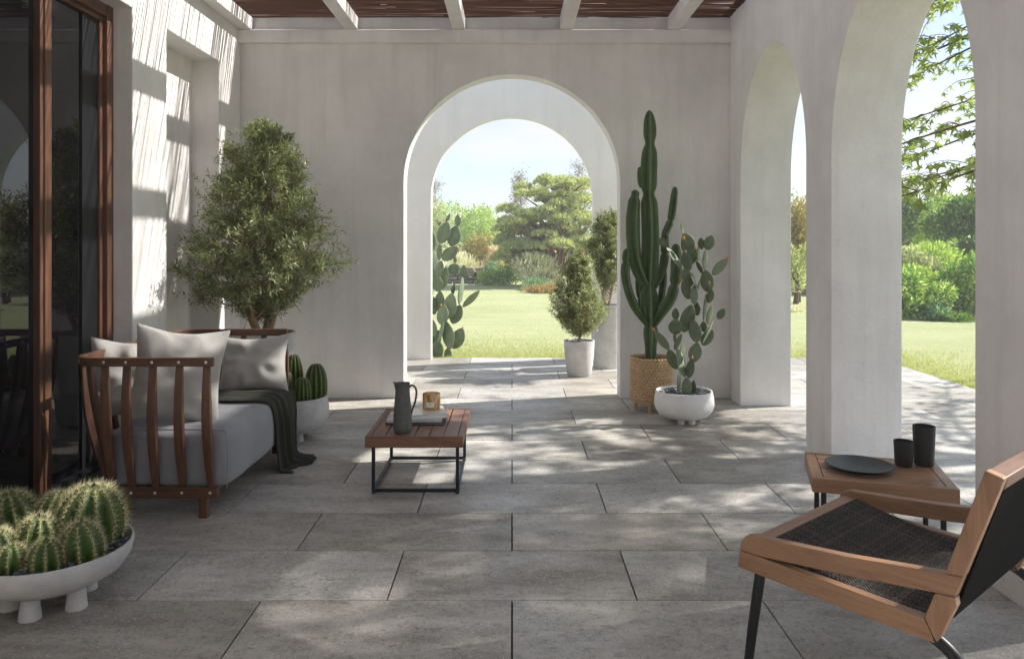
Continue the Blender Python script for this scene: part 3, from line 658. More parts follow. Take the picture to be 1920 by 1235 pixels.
for i, (x, zz, rp_, hp) in enumerate([(592.5, 5.70, 21, 70), (567, 5.60, 16, 48), (551, 5.78, 18, 84), (533, 5.6, 18, 60)]):
    s_ = zz / F; barrel(bp, org, (PX(x, zz), zz, .27), rp_ * s_, hp * s_, 12, 70 + i, .016, rows=13, per=7)

# ------------------------------------------------------------------ sofa
org = (-1.9, 4.65, 0)
sf = thing('sofa', org, 'dark wood slatted two seat sofa with a grey seat cushion', 'sofa')
M_grey = fabric('grey_upholstery', (.28, .285, .305)); M_pil = fabric('pale_grey_linen', (.46, .445, .42)); M_throw = fabric('olive_throw', (.034, .034, .024), 90, .06)
XF, XB, YN, YF, HT = -1.535, -2.27, 4.0, 5.31, .835
def rail_path(xf, xb, yn, yf, z, rad):
    p = [(xf, yn)]
    for k in range(9): a = R(-90 - 90 * k / 8); p.append((xb + rad + rad * math.cos(a), yn + rad + rad * math.sin(a)))
    for k in range(9): a = R(180 - 90 * k / 8); p.append((xb + rad + rad * math.cos(a), yf - rad + rad * math.sin(a)))
    p.append((xf, yf)); return [Vector((x, y_, z)) for x, y_ in p]
def strip(mb, path, th, ht, M_=None):
    """flat bar (th across, ht tall) along a level path"""
    n = len(path); V = []; Fc = []
    for i, p in enumerate(path):
        t = (path[min(i + 1, n - 1)] - path[max(i - 1, 0)]).normalized(); s_ = Vector((-t.y, t.x, 0))
        for a, b in ((-1, -1), (1, -1), (1, 1), (-1, 1)): V.append(p + s_ * a * th / 2 + Vector((0, 0, b * ht / 2)))
    for i in range(n - 1):
        for k in range(4): Fc.append((i * 4 + k, i * 4 + (k + 1) % 4, (i + 1) * 4 + (k + 1) % 4, (i + 1) * 4 + k))
    Fc += [(3, 2, 1, 0), tuple((n - 1) * 4 + k for k in range(4))]; mb.add(V, Fc)
top = rail_path(XF, XB, YN, YF, HT - .023, .13); low = rail_path(XF + .01, XB + .12, YN + .035, YF - .035, .132, .10)
mb = MB(); strip(mb, top, .03, .046); mb.build('top_rail', M_wd['x'], sf, org, bevel=.005)
mb = MB(); strip(mb, low, .03, .056); mb.build('bottom_rail', M_wd['x'], sf, org, bevel=.005)
def slat(a, b, wd, th, out_):
    """bowed slat from top a to bottom b"""
    n = 9; V = []; Fc = []; s_ = Vector((-out_.y, out_.x, 0))
    for i in range(n + 1):
        t = i / n; p = a.lerp(b, t) + out_ * (.028 * math.sin(math.pi * min(1, t * 1.0)) ); w2 = wd * (.86 + .25 * math.sin(math.pi * t)) / 2; t2 = th * (.8 + .6 * math.sin(math.pi * t) ** 2) / 2
        for q, r_ in ((-1, -1), (1, -1), (1, 1), (-1, 1)): V.append(p + s_ * q * w2 + out_ * r_ * t2)
    for i in range(n):
        for k in range(4): Fc.append((i * 4 + k, i * 4 + (k + 1) % 4, (i + 1) * 4 + (k + 1) % 4, (i + 1) * 4 + k))
    Fc += [(3, 2, 1, 0), tuple(n * 4 + k for k in range(4))]; return V, Fc
riv = MB().lathe([(.0075, 0), (.0075, .002), (.005, .0035), (0, .0038)], 12); M_riv = simple('rivet_steel', (.75, .75, .74), .35, .05, metal=.7)
rme = bpy.data.meshes.new('rivet'); rme.from_pydata(riv.v, [], riv.f); rme.materials.append(M_riv)
def add_slat(tp, bt, out_, rivet=True):
    out_ = Vector(out_).normalized(); a = Vector((*tp, HT - .046)); b = Vector((*bt, .158)); a -= out_ * .0; V, Fc = slat(a, b, .042, .024, out_)
    o = MB().add(V, Fc).build('slat', M_wd['z'], sf, org, bevel=.004)
    if rivet:
        for p in (Vector((*tp, HT - .023)), Vector((*bt, .132))):
            r_ = link('rivet', rme, None, o); r_.matrix_local = Matrix.Translation(p + out_ * .0155 - Vector(org)) @ out_.to_track_quat('Z', 'Y').to_matrix().to_4x4()
for xt, xb_ in ((388, 396), (337, 343), (287, 293), (238, 248), (197, 213)):
    add_slat((PX(xt, YN), YN), (PX(xb_, YN + .035), YN + .035), (0, -1, 0))
add_slat((XB + .035, YN + .045), (XB + .16, YN + .07), (-.7, -.7, 0))
for k in range(7): y_ = YN + .19 + k * (YF - YN - .38) / 6; add_slat((XB, y_), (XB + .12, y_), (-1, 0, 0))
add_slat((XB + .035, YF - .045), (XB + .15, YF - .075), (-.7, .7, 0))
for x in (379, 417, 457, 495, 534): add_slat((PX(x, YF), YF), (PX(x, YF), YF - .035), (0, 1, 0))
for x, y_ in ((-1.60, YN + .04), (-1.60, YF - .04), (XB + .22, YN + .12), (XB + .22, YF - .12)): MB().box((x, y_, .055), (.042, .045, .112), bev=.004).build('leg', M_wd['z'], sf, org)
mb = MB()
for k in range(4): mb.box((-1.88, 4.2 + k * .3, .118), (.62, .07, .022))
mb.build('seat_support', M_wd['x'], sf, org)
def soft_box(c, d, bev, amp, seed, sub=3):
    bm = bmesh.new(); bmesh.ops.create_cube(bm, size=1)
    for v in bm.verts: v.co = Vector((v.co.x * d[0], v.co.y * d[1], v.co.z * d[2]))
    bmesh.ops.subdivide_edges(bm, edges=bm.edges[:], cuts=9, use_grid_fill=True)
    h_ = Vector(d) / 2
    for v in bm.verts:
        p = v.co.copy(); q = Vector([max(-h_[i] + bev, min(h_[i] - bev, p[i])) for i in range(3)]); e = p - q
        if e.length > 1e-6: v.co = q + e.normalized() * min(bev, e.length) if sum(abs(k) > 1e-5 for k in e) > 1 else q + e
        nn = noise.noise_vector(v.co * 4.5 + Vector((seed, 0, 0))) * amp; v.co += nn
        if abs(p.z) < h_.z - 1e-4: v.co.x += math.copysign(.012, p.x) * (1 - (p.z / h_.z) ** 2) if abs(abs(p.x) - h_.x) < 1e-4 else 0
    V = [v.co + Vector(c) for v in bm.verts]; bm.verts.index_update(); Fc = [[v.index for v in f_.verts] for f_ in bm.faces]; bm.free(); return V, Fc
V, Fc = soft_box((-1.805, 4.65, .293), (.66, 1.215, .315), .055, .008, 3)
o = MB().add(V, Fc).build('seat_cushion', M_grey, sf, org, smooth=True); m_ = o.modifiers.new('s', 'SUBSURF'); m_.levels = m_.render_levels = 1
# piping seams round the near end of the cushion
seam = [Vector((-1.485, 4.047, .15)), Vector((-1.480, 4.046, .30)), Vector((-1.489, 4.047, .415)), Vector((-1.52, 4.049, .447)), Vector((-1.8, 4.05, .452)), Vector((-2.1, 4.05, .448))]
MB().tube(spline(seam, 5), .0032, 6).build('piping', M_grey, o, org, smooth=True)

def pillow(name, label, c, size, th, yaw, pitch, roll, seed, squash=(0, 0)):
    r = random.Random(seed); N = 26; V = []; Fc = []
    def sh(u, v, s_):
        e = (1 - abs(u) ** 2.6) * (1 - abs(v) ** 2.6); t = th * .5 * max(0, e) ** .55
        pin = .075 * (1 - min(1, (abs(abs(u) - abs(v))) * 1.4)) * max(abs(u), abs(v)) ** 3; k = .93 + pin - .035 * (1 - abs(u) ** 2) * (abs(v) > .5) * abs(v)
        x = u * size[0] / 2 * (k - .05 * (1 - v * v) * abs(u)); z = v * size[1] / 2 * (k - .05 * (1 - u * u) * abs(v))
        f1 = noise.noise(Vector((u * 2.2 + seed, v * 2.2, s_ * 3.1))) * .30; a = math.atan2(v, u); rad = math.hypot(u, v)
        f2 = math.sin(a * 7 + seed + 3 * noise.noise(Vector((u * 1.5, v * 1.5, seed)))) * .16 * rad * rad
        t *= 1 + f1 + f2
        return Vector((x, s_ * t + squash[0] * (u * u) + squash[1] * max(0, v) ** 2, z))
    for s_ in (-1, 1):
        b = len(V)
        for i in range(N + 1):
            for j in range(N + 1): V.append(sh(-1 + 2 * i / N, -1 + 2 * j / N, s_))
        for i in range(N):
            for j in range(N):
                q = (b + i * (N + 1) + j, b + (i + 1) * (N + 1) + j, b + (i + 1) * (N + 1) + j + 1, b + i * (N + 1) + j + 1); Fc.append(q if s_ < 0 else q[::-1])
    Mx = Matrix.Rotation(yaw, 3, 'Z') @ Matrix.Rotation(pitch, 3, 'X') @ Matrix.Rotation(roll, 3, 'Y')
    me = bpy.data.meshes.new(name); me.from_pydata([Mx @ p for p in V], [], Fc)
    bm = bmesh.new(); bm.from_mesh(me); bmesh.ops.remove_doubles(bm, verts=bm.verts[:], dist=1e-4); bmesh.ops.recalc_face_normals(bm, faces=bm.faces[:]); bm.to_mesh(me); bm.free()
    o = link(name, me, M_pil, None, c, True); m_ = o.modifiers.new('s', 'SUBSURF'); m_.levels = m_.render_levels = 1
    return tag(o, label, 'pillow', 'pillows on the sofa')
pillow('pillow', 'pale linen pillow leaning on the far end rail of the sofa', (PX(476, 5.14), 5.14, .622), (.47, .40), .17, R(6), R(-16), R(-2), 1.3)
pillow('pillow', 'pale linen pillow pressed against the near end slats of the sofa', (PX(334, 4.26), 4.26, .70), (.50, .55), .19, R(22), R(-12), R(7), 5.1)
pillow('pillow', 'pale linen pillow slumped in the rounded back corner of the sofa', (PX(243, 4.38), 4.38, .66), (.44, .48), .17, R(26), R(-14), R(4), 9.4)

# throw blanket draped over the front edge
def throw():
    nu, nv = 60, 34; V = []; Fc = []
    prof = [(-2.02, .462), (-1.9, .466), (-1.7, .468), (-1.56, .468), (-1.50, .463), (-1.468, .44), (-1.452, .40), (-1.445, .30), (-1.44, .18), (-1.435, .09), (-1.43, .03), (-1.395, .012), (-1.33, .010)]
    d = [0]
    for a, b in zip(prof, prof[1:]): d.append(d[-1] + math.hypot(b[0] - a[0], b[1] - a[1]))
    for i in range(nu + 1):
        s_ = d[-1] * i / nu; x = np.interp(s_, d, [p[0] for p in prof]); z = np.interp(s_, d, [p[1] for p in prof]); t = i / nu
        hang = min(1, max(0, (s_ - .5) / .2)); wd = .44 - .06 * hang + .05 * math.sin(t * 5)
        cy = 5.02 - .10 * t - .03 * math.sin(t * 4) + .02 * hang
        for j in range(nv + 1):
            v = j / nv - .5; ph = v * 27 + 1.2 * math.sin(t * 3 + v * 4); am = (.010 + .018 * hang) * (.6 + .4 * math.sin(v * 9 + 2)); fo = (.5 + .5 * math.sin(ph)) * am
            end = .05 * (t > .93) * math.sin(v * 6)
            V.append(Vector((x + fo * hang * 1.2 + (.02 * v if hang else 0) + end, cy + v * wd + .012 * math.sin(t * 9 + v * 6), z + fo * (1 - hang) + (.05 * max(0, v) if t > .75 else 0))))
    for i in range(nu):
        for j in range(nv): a = i * (nv + 1) + j; Fc.append((a, a + 1, a + nv + 2, a + nv + 1))
    o = MB().add(V, Fc).build('throw_blanket', M_throw, None, (-1.5, 5.0, 0), smooth=True)
    m_ = o.modifiers.new('t', 'SOLIDIFY'); m_.thickness = .007; m_ = o.modifiers.new('s', 'SUBSURF'); m_.levels = m_.render_levels = 1
    tag(o, 'dark olive throw blanket draped over the sofa seat and down to the floor', 'blanket')
throw()

# ------------------------------------------------------------------ coffee table and what stands on it
XL, XR, YA, YB, TT, TB = -.831, -.277, 4.385, 5.13, .332, .268
org = ((XL + XR) / 2, (YA + YB) / 2, 0)
ct = thing('coffee_table', org, 'low dark wood slatted coffee table on a thin black steel frame', 'table')
MB().box((org[0], YA + .011, (TT + TB) / 2), (XR - XL, .022, TT - TB), bev=.003).build('apron', M_wc['x'], ct, org)
MB().box((org[0], YB - .011, (TT + TB) / 2), (XR - XL, .022, TT - TB), bev=.003).build('apron', M_wc['x'], ct, org)
for x in (XL + .0145, XR - .0145): MB().box((x, org[1], (TT + TB) / 2 - .0005), (.029, YB - YA - .046, TT - TB - .001), bev=.003).build('apron', M_wc['y'], ct, org)
sw = (XR - XL - .058 - .007 * 5 - .006) / 6
for k in range(6): MB().box((XL + .032 + sw / 2 + k * (sw + .007), org[1], TT - .013), (sw, YB - YA - .048, .022), bev=.0025).build('slat', M_wc['y'], ct, org)
lx0, lx1, ly0, ly1 = XL + .043, XR - .033, YA + .035, YB - .05; tb = .019
for x in (lx0, lx1):
    for y_ in (ly0, ly1): MB().box((x, y_, TB / 2), (tb, tb, TB), bev=.0015).build('leg', M_greymetal, ct, org)
    MB().box((x, (ly0 + ly1) / 2, .019), (tb - .002, ly1 - ly0 - tb, tb), bev=.0015).build('stretcher', M_greymetal, ct, org)
for y_ in (ly0, ly1): MB().box(((lx0 + lx1) / 2, y_, .019), (lx1 - lx0 - tb, tb - .002, tb), bev=.0015).build('stretcher', M_greymetal, ct, org)
# jug
jx, jy = PX(754.8, 4.50), 4.50; org = (jx, jy, TT)
jg = thing('jug', org, 'fluted dark grey ceramic jug with a looped handle on the coffee table', 'jug')
M_jug = simple('grey_ceramic', (.105, .108, .102), .55, .25, 30)
def jug_r(z):
    return lerpn([0, .012, .03, .10, .17, .215, .25, .268, .282], [.048, .0525, .053, .0505, .0455, .041, .0395, .041, .0435], z)
V = []; Fc = []; n = 96; zs = [0, .004, .012, .02] + [.03 + .012 * k for k in range(22)]
prof_i = [(z, 0) for z in zs] + [(z, 1) for z in reversed(zs[6:])]
for z, ins in prof_i:
    for k in range(n):
        a = 2 * math.pi * k / n; fl = .0016 * (1 if .02 < z < .255 and not ins else 0) * abs(math.sin(a * 15)) ; r_ = jug_r(z) - (.004 if ins else 0) - fl + (.0016 if .02 < z < .255 and not ins else 0)
        sp = math.exp(-((a - math.pi) / .33) ** 2) * .013 * max(0, (z - .235) / .05); V.append(Vector((jx + (r_ + sp) * math.cos(a), jy + (r_ + sp) * math.sin(a), TT + z + sp * .5)))
for i in range(len(prof_i) - 1):
    for k in range(n): Fc.append((i * n + k, i * n + (k + 1) % n, (i + 1) * n + (k + 1) % n, (i + 1) * n + k))
Fc += [tuple(range(n)), tuple((len(prof_i) - 1) * n + k for k in range(n))]
MB().add(V, Fc).build('body', M_jug, jg, org, smooth='auto')
h0 = [(.038, .258), (.052, .268), (.072, .258), (.081, .225), (.072, .17), (.056, .125), (.049, .098)]
MB().tube(spline([Vector((jx + a, jy - .002, TT + b)) for a, b in h0], 6), .0062, 10).build('handle', M_jug, jg, org, smooth=True)
# books
M_paper = simple('book_paper', (.80, .79, .77), .8, .06, 60); M_cover = NM('glossy_cover'); _v = M_cover.coord(); M_cover.set(M_cover.ramp(M_cover.noise(_v, 9, 3, .5), [(.45, (.80, .79, .77)), (.53, (.72, .70, .66))]), .12, spec=.6); M_cover = M_cover.m
M_cover2 = simple('grey_cover', (.55, .55, .56), .4, .3, 9); M_dark = simple('dark_cover', (.05, .05, .055), .4, .2)
def book(name, label, c, dx, dy, z0, h_, rz, mc, mp_):
    t = thing(name, (c[0], c[1], z0), label, 'book', R(rz), 'books on the coffee table')
    MB().box((0, 0, .0018), (dx, dy, .0036), bev=.0008).build('back_cover', mc, t); MB().box((0, .0, h_ / 2), (dx - .008, dy - .008, h_ - .0076)).build('pages', mp_, t)
    MB().box((0, 0, h_ - .0018), (dx, dy, .0036), bev=.0008).build('front_cover', mc, t); MB().box((-dx / 2 - .0012, 0, h_ / 2), (.0024, dy, h_), bev=.0008).build('spine', mc, t); return t
BXc, BYc = -.575, 4.80
book('magazine', 'dark backed magazine lying lowest in the pile on the coffee table', (BXc - .005, BYc - .01), .345, .245, TT + .0005, .010, -3, M_dark, M_paper)
book('magazine', 'grey covered magazine in the middle of the pile on the coffee table', (BXc - .018, BYc), .33, .24, TT + .011, .015, 2, M_cover2, M_paper)
book('book', 'thick white glossy book on top of the pile under the candle', (BXc + .012, BYc + .012), .30, .225, TT + .0265, .027, 14, M_cover, M_paper)
# candle in an amber glass
kx, ky = PX(809, 4.87), 4.87; zt = TT + .0538; org = (kx, ky, zt)
cd = thing('candle', org, 'amber marbled candle jar with a white label standing on the white book', 'candle')
M_amber = NM('amber_glass'); _v = M_amber.coord((1, 1, .25)); M_amber.set(M_amber.ramp(M_amber.noise(_v, 26, 5, .6, 1), [(.35, (.35, .16, .035)), (.5, (.60, .36, .13)), (.68, (.80, .66, .42))]), .15, spec=.6); M_amber = M_amber.m
MB().lathe([(.050, 0), (.055, .004), (.056, .05), (.055, .096), (.0525, .097), (.0515, .09), (.0515, .07)], 48, (kx, ky, zt), close=False).build('jar', M_amber, cd, org, smooth='auto')
MB().lathe([(.0515, .068), (.03, .069), (.004, .071), (.0015, .071), (.0012, .084), (0, .084)], 36, (kx, ky, zt), close=False).build('wax', simple('wax', (.80, .72, .55), .5, .05), cd, org, smooth='auto')
V = []; Fc = []
for i in range(11):
    a = R(-118 + 52 * i / 10)
    for z in (.018, .050): V.append(Vector((kx + .0567 * math.cos(a), ky + .0567 * math.sin(a), zt + z)))
for i in range(10): Fc.append((2 * i, 2 * i + 2, 2 * i + 3, 2 * i + 1))
lb = MB().add(V, Fc).build('label', simple('label_paper', (.86, .82, .78), .7, .03), cd, org)
V = []; Fc = []
for i in range(6):
    a = R(-99 + 14 * i / 5)
    for z in (.035, .0375): V.append(Vector((kx + .0571 * math.cos(a), ky + .0571 * math.sin(a), zt + z)))
for i in range(5): Fc.append((2 * i, 2 * i + 2, 2 * i + 3, 2 * i + 1))
MB().add(V, Fc).build('print_line', simple('ink', (.3, .27, .25), .7), lb, org)

# ------------------------------------------------------------------ side table on the right with tableware
STZ = .43; FL = (PX(1523, (CH - STZ) * F / (895 - HZ)), (CH - STZ) * F / (895 - HZ))
ang = R(-16.5); ux, uy = Vector((math.cos(ang), math.sin(ang), 0)), Vector((-math.sin(ang), math.cos(ang), 0)); WL, WD = .560, .425
ctr = Vector((*FL, 0)) + ux * WL / 2 + uy * WD / 2
sdt = thing('side_table', ctr, 'small light teak slatted side table with black tube legs by the arcade', 'table', ang)
TH = .062
for s_ in (-1, 1):
    MB().box((0, s_ * (WD / 2 - .013), STZ - TH / 2), (WL, .026, TH), bev=.004).build('apron', M_wt['x'], sdt)
    MB().box((s_ * (WL / 2 - .0225), 0, STZ - TH / 2 - .0006), (.045, WD - .054, TH - .0012), bev=.004).build('apron', M_wt['y'], sdt)
ns = 5; sw = (WD - .052 - .004 * (ns + 1)) / ns
for k in range(ns): MB().box((0, -WD / 2 + .026 + .004 + sw / 2 + k * (sw + .004), STZ - .013), (WL - .094, sw, .024), bev=.002).build('slat', M_wt['x'], sdt)
for sx_ in (-1, 1):
    for sy in (-1, 1):
        MB().tube([(sx_ * (WL / 2 - .05), sy * (WD / 2 - .05), STZ - .05), (sx_ * (WL / 2 - .05), sy * (WD / 2 - .05), 0)], .0115, 14).build('leg', M_black, sdt, smooth='auto')
    MB().tube([(sx_ * (WL / 2 - .05), -WD / 2 + .062, .02), (sx_ * (WL / 2 - .05), WD / 2 - .062, .02)], .0085, 12).build('stretcher', M_black, sdt, smooth='auto')
M_stone = simple('black_stoneware', (.018, .019, .021), .45, .3, 60, bump=.15); M_plate = simple('slate_plate', (.022, .03, .038), .5, .3, 50)
def on_table(x, y_): Z = (CH - STZ) * F / (y_ - HZ); return PX(x, Z), Z
px_, py_ = on_table(1611, 878)
MB().lathe([(.0, .004), (.085, .004), (.09, 0), (.095, .0), (.10, .006), (.142, .0185), (.1425, .021), (.139, .0225), (.10, .0115), (.0, .010)], 64, (px_, py_, STZ + .001), close=False).build('plate', M_plate, None, (px_, py_, STZ), smooth='auto')
tag(bpy.context.scene.objects['plate'], 'dark slate blue round plate on the teak side table', 'plate')
def cup(x, y_, r0, r1, h_, label):
    X, Z = on_table(x, y_)
    o = MB().lathe([(0, .0005), (r0 * .9, .0005), (r0, .006), (r0 + (r1 - r0) * .5, h_ * .5), (r1, h_ - .002), (r1 - .002, h_), (r1 - .004, h_ - .002), (r0 - .003, .012), (0, .01)], 48, (X, Z, STZ), close=False).build('cup', M_stone, None, (X, Z, STZ), smooth='auto')
    tag(o, label, 'cup', 'black cups on the side table')
cup(1732.5, 871, .041, .0475, .176, 'tall black stoneware tumbler on the side table'); cup(1694.5, 872.5, .037, .0425, .112, 'short black stoneware cup beside the plate')

# ------------------------------------------------------------------ lounge chair
CS = 1.085; ca = R(-48.51); org = Vector((.7359 * CS, 2.4143 * CS, 0)); VW = .692
def cs(mb):
    mb.v = [(p[0] * CS, p[1] * CS, CH + (p[2] - CH) * CS) for p in mb.v]; return mb
Z0 = CH - CH / CS
ch = thing('lounge_chair', org, 'low light teak lounge chair with woven dark seat and black tube legs', 'chair', ca)
BT = .034
def board(name, outline, v0, v1, ax, par=ch): return cs(MB().prism(outline, v0, v1, 'y')).build(name, M_wt[ax], par, bevel=.004, seg=3)
arm_o = [(-.034, .462), (-.028, .492), (-.012, .512), (.012, .521), (.04, .522), (.3, .545), (.563, .579), (.607, .584), (.588, .527), (.54, .522), (.3, .491), (.033, .463)]
rail_o = [(-.0405, .408), (-.034, .4605), (.031, .4615), (.06, .4605), (.3, .4545), (.513, .448), (.5437, .3905), (.3, .396)]
stile_o = [(.5445, .3915), (.514, .449), (.5395, .5215), (.588, .526), (.5905, .5035)]
stile2_o = [(.5635, .5795), (.656, .864), (.698, .852), (.6085, .5845)]
for s_ in (0, 1):
    v0 = 0 if s_ == 0 else VW - BT; v1 = v0 + BT
    board('arm', arm_o, v0, v1, 'x'); board('seat_rail', rail_o, v0, v1, 'x'); board('back_post', stile_o, v0, v1, 'z'); board('back_post', stile2_o, v0, v1, 'z')
    y_ = v0 + BT / 2
    cs(MB().tube([(.031, y_, .415), (.002, y_, .22), (-.012, y_, Z0)], [.0165, .0155, .014], 16)).build('leg', M_black, ch, smooth='auto')
    cs(MB().tube(spline([(.47, y_, .41), (.54, y_, .396), (.60, y_, .345), (.65, y_, .23), (.685, y_, Z0)], 8), .017, 14)).build('leg', M_black, ch, smooth='auto')
cs(MB().box((.012, VW / 2, .4745), (.05, VW - 2 * BT - .001, .052), bev=.006)).build('front_rail', M_wt['y'], ch)
tr_o = [(.655, .862), (.697, .850), (.688, .815), (.640, .815)]
cs(MB().prism(tr_o, BT + .0005, VW - BT - .0005, 'y')).build('top_rail', M_wd['y'], ch, bevel=.004)
M_web = simple('black_webbing', (.004, .004, .0045), .95, .3, 50, spec=.04)
cs(MB().prism([(.66, .813), (.686, .813), (.575, .46), (.535, .42), (.53, .47)], BT + .001, VW - BT - .001, 'y')).build('back_panel', M_web, ch)
cs(MB().box((.28, VW / 2, .425), (.46, VW - 2 * BT - .01, .02), Matrix.Rotation(.06, 3, 'Y'))).build('seat_deck', M_web, ch)
# woven seat: two families of cords crossing over and under
def weave():
    V = []; Fc = []; u0, u1, v0, v1 = .036, .535, BT + .004, VW - BT - .004; nu, nv = 84, 104
    def zs(u): return .497 - .055 * (u - u0) / (u1 - u0) - .018 * math.sin(math.pi * (u - u0) / (u1 - u0))
    def ribbon(pts, side, hw, hh):
        b = len(V)
        for p in pts:
            for a, c in ((-hw, -hh), (hw, -hh), (hw * .7, hh), (-hw * .7, hh)): V.append((p[0] + side[0] * a, p[1] + side[1] * a, p[2] + c))
        for i in range(len(pts) - 1):
            for k in range(4): Fc.append((b + i * 4 + k, b + i * 4 + (k + 1) % 4, b + i * 4 + 4 + (k + 1) % 4, b + i * 4 + 4 + k))
    du, dv = (u1 - u0) / nu, (v1 - v0) / nv
    for i in range(nu):                                    # across the chair
        u = u0 + (i + .5) * du; ribbon([(u, v0 + j * dv, zs(u) + .0017 * (1 if (i + j) % 2 else -1)) for j in range(nv + 1)], (1, 0), du * .42, .0013)
    for j in range(nv):
        v = v0 + (j + .5) * dv; ribbon([(u0 + i * du, v, zs(u0 + i * du) + .0017 * (-1 if (i + j) % 2 else 1)) for i in range(nu + 1)], (0, 1), dv * .36, .0013)
    # cord ends wrapped over the side rails
    for i in range(nu * 2):
        u = u0 + (i + .5) * du / 2
        for s_ in (v0, v1): ribbon([(u, s_, zs(u) + .001), (u, s_ + (.004 if s_ == v1 else -.004), zs(u) - .012), (u, s_, zs(u) - .045)], (1, 0), du * .2, .001)
    return fast('woven_seat', [(p[0] * CS, p[1] * CS, CH + (p[2] - CH) * CS) for p in V], Fc)
M_cord = NM('paper_cord'); _g = M_cord.n('ShaderNodeNewGeometry'); _v = M_cord.coord(); M_cord.set(M_cord.mix(M_cord.ramp(_g.outputs['Random Per Island'], [(0, (.018, .015, .014)), (.6, (.045, .037, .033)), (1, (.13, .105, .09))]), (.16, .135, .12), M_cord.ramp(M_cord.noise(_v, 130, 2, .6), [(.52, G3(0)), (.68, G3(.55))])), .7, spec=.3); M_cord = M_cord.m
tag(link('woven_seat', weave(), M_cord, ch), kind='stuff')

# ------------------------------------------------------------------ maple outside the arcade
def maple_leaf_mesh():
    pts = [(0, 0)]; lob = [(-2.3, .42), (-1.75, .2), (-1.15, .78), (-.62, .30), (0, 1.0), (.62, .30), (1.15, .78), (1.75, .2), (2.3, .42)]
    V = [(0, 0, 0)]
    for a, r_ in lob: V.append((r_ * math.sin(a), .12 + r_ * math.cos(a), -.10 * r_ * r_))
    return V, [(0, i + 1, i) for i in range(1, len(lob))]
mlV, mlF = maple_leaf_mesh()
M_maple = leaf('maple_leaf', (.14, .20, .07), (.24, .30, .12), (.42, .46, .25), .5, .4)
random.seed(21)
tb_ = Vector((5.7, 5.7, -.05)); org = tuple(tb_)
mt = thing('maple_tree', org, 'maple tree with drooping leafy branches seen through the nearest arch', 'tree')
trunk = spline([tb_, tb_ + Vector((.08, .05, 1.2)), tb_ + Vector((-.1, .1, 2.6)), tb_ + Vector((-.05, 0, 4.4)), tb_ + Vector((.1, .1, 5.6))], 6)
MB().tube(trunk, [.15 * (1 - .7 * i / (len(trunk) - 1)) for i in range(len(trunk))], 12).build('trunk', M_bark, mt, org, smooth=True)
leaves = []; twigs = MB(); limb_specs = []
for k in range(24):
    h_ = random.uniform(2.0, 5.0); b = trunk[min(len(trunk) - 1, int(h_ / 5.65 * (len(trunk) - 1)))]; a = (random.uniform(1.75, 2.75) if k < 4 else random.uniform(math.pi * .35, math.pi * 1.75)) if k < 14 else random.uniform(0, 6.28)
    limb_specs.append((b, a, random.uniform(1.7, 3.1) * (1 - .05 * max(0, h_ - 3)), random.uniform(-.25, .5)))
aim = [(1698, 150, 7.3), (1700, 225, 7.1), (1696, 300, 6.9), (1725, 40, 7.6), (1715, 345, 7.2), (1735, 90, 7.0)]
for i_, (b, a, ln, up) in enumerate(limb_specs + [(trunk[min(len(trunk) - 1, int((PZ(y_, z_) + .5) / 5.65 * (len(trunk) - 1)))], 0, 0, 0) for _, y_, z_ in aim]):
    e = b + Vector((math.cos(a) * ln, math.sin(a) * ln, up)) if i_ < len(limb_specs) else P(*aim[i_ - len(limb_specs)]) + Vector((0, 0, .2)); m1 = b.lerp(e, .4) + Vector((random.uniform(-.15, .15), random.uniform(-.15, .15), .25)); e.z -= .2
    path = spline([b, m1, e], 7); twigs.tube(path, [.028 * (1 - .85 * i / (len(path) - 1)) for i in range(len(path))], 5)
    for i in range(3, len(path)):
        for q in range(2):
            d = (path[i] - path[i - 1]).normalized(); sd_ = Vector((-d.y, d.x, 0)) * random.choice((-1, 1)); tip = path[i] + (d * random.uniform(.1, .35) + sd_ * random.uniform(.1, .4) + Vector((0, 0, random.uniform(-.12, .14))))
            tp = spline([path[i], path[i].lerp(tip, .5) + Vector((0, 0, .04)), tip], 3); twigs.tube(tp, [.006, .005, .005, .004, .003, .003, .002][:len(tp)], 3, cap=False)
            for p in tp[1:]:
                for _ in range(random.choice((1, 2, 2))):
                    dr = Vector((random.uniform(-1, 1), random.uniform(-1, 1), random.uniform(-1.1, -.1))).normalized(); leaves.append((p + Vector((random.uniform(-.03, .03), random.uniform(-.03, .03), -.02)), dr, random.uniform(.052, .10)))
twigs.build('branches', M_bark, mt, org, smooth=True)['kind'] = 'stuff'
lme = bpy.data.meshes.new('leaf'); lme.from_pydata(mlV, [], mlF); lme.materials.append(M_maple)
def leaf_M(p, d, s_):
    q = d.to_track_quat('Y', 'Z') @ Quaternion((0, 1, 0), random.uniform(-1, 1)); return Matrix.Translation(p - Vector(org)) @ q.to_matrix().to_4x4() @ Matrix.Scale(s_, 4)
def seen(p):
    x = 960 + p.x * F / p.y; y_ = HZ + (CH - p.z) * F / p.y; return 1695 < x < 1825 and 0 < y_ < 345
vis = sorted([l_ for l_ in leaves if seen(l_[0])], key=lambda l_: -l_[2] / l_[0].y); ind = vis[:300]; ids = set(id(l_) for l_ in ind)
for l_ in ind: link('leaf', lme, None, mt).matrix_local = leaf_M(*l_)
mb = MB()
for l_ in leaves:
    if id(l_) in ids: continue
    M_ = leaf_M(*l_); mb.add([M_ @ Vector(v) for v in mlV], mlF)
me = fast('foliage', mb.v, np.array(mb.f)); tag(link('foliage', me, M_maple, mt), kind='stuff')
print('maple leaves', len(leaves), 'seen', len(vis))

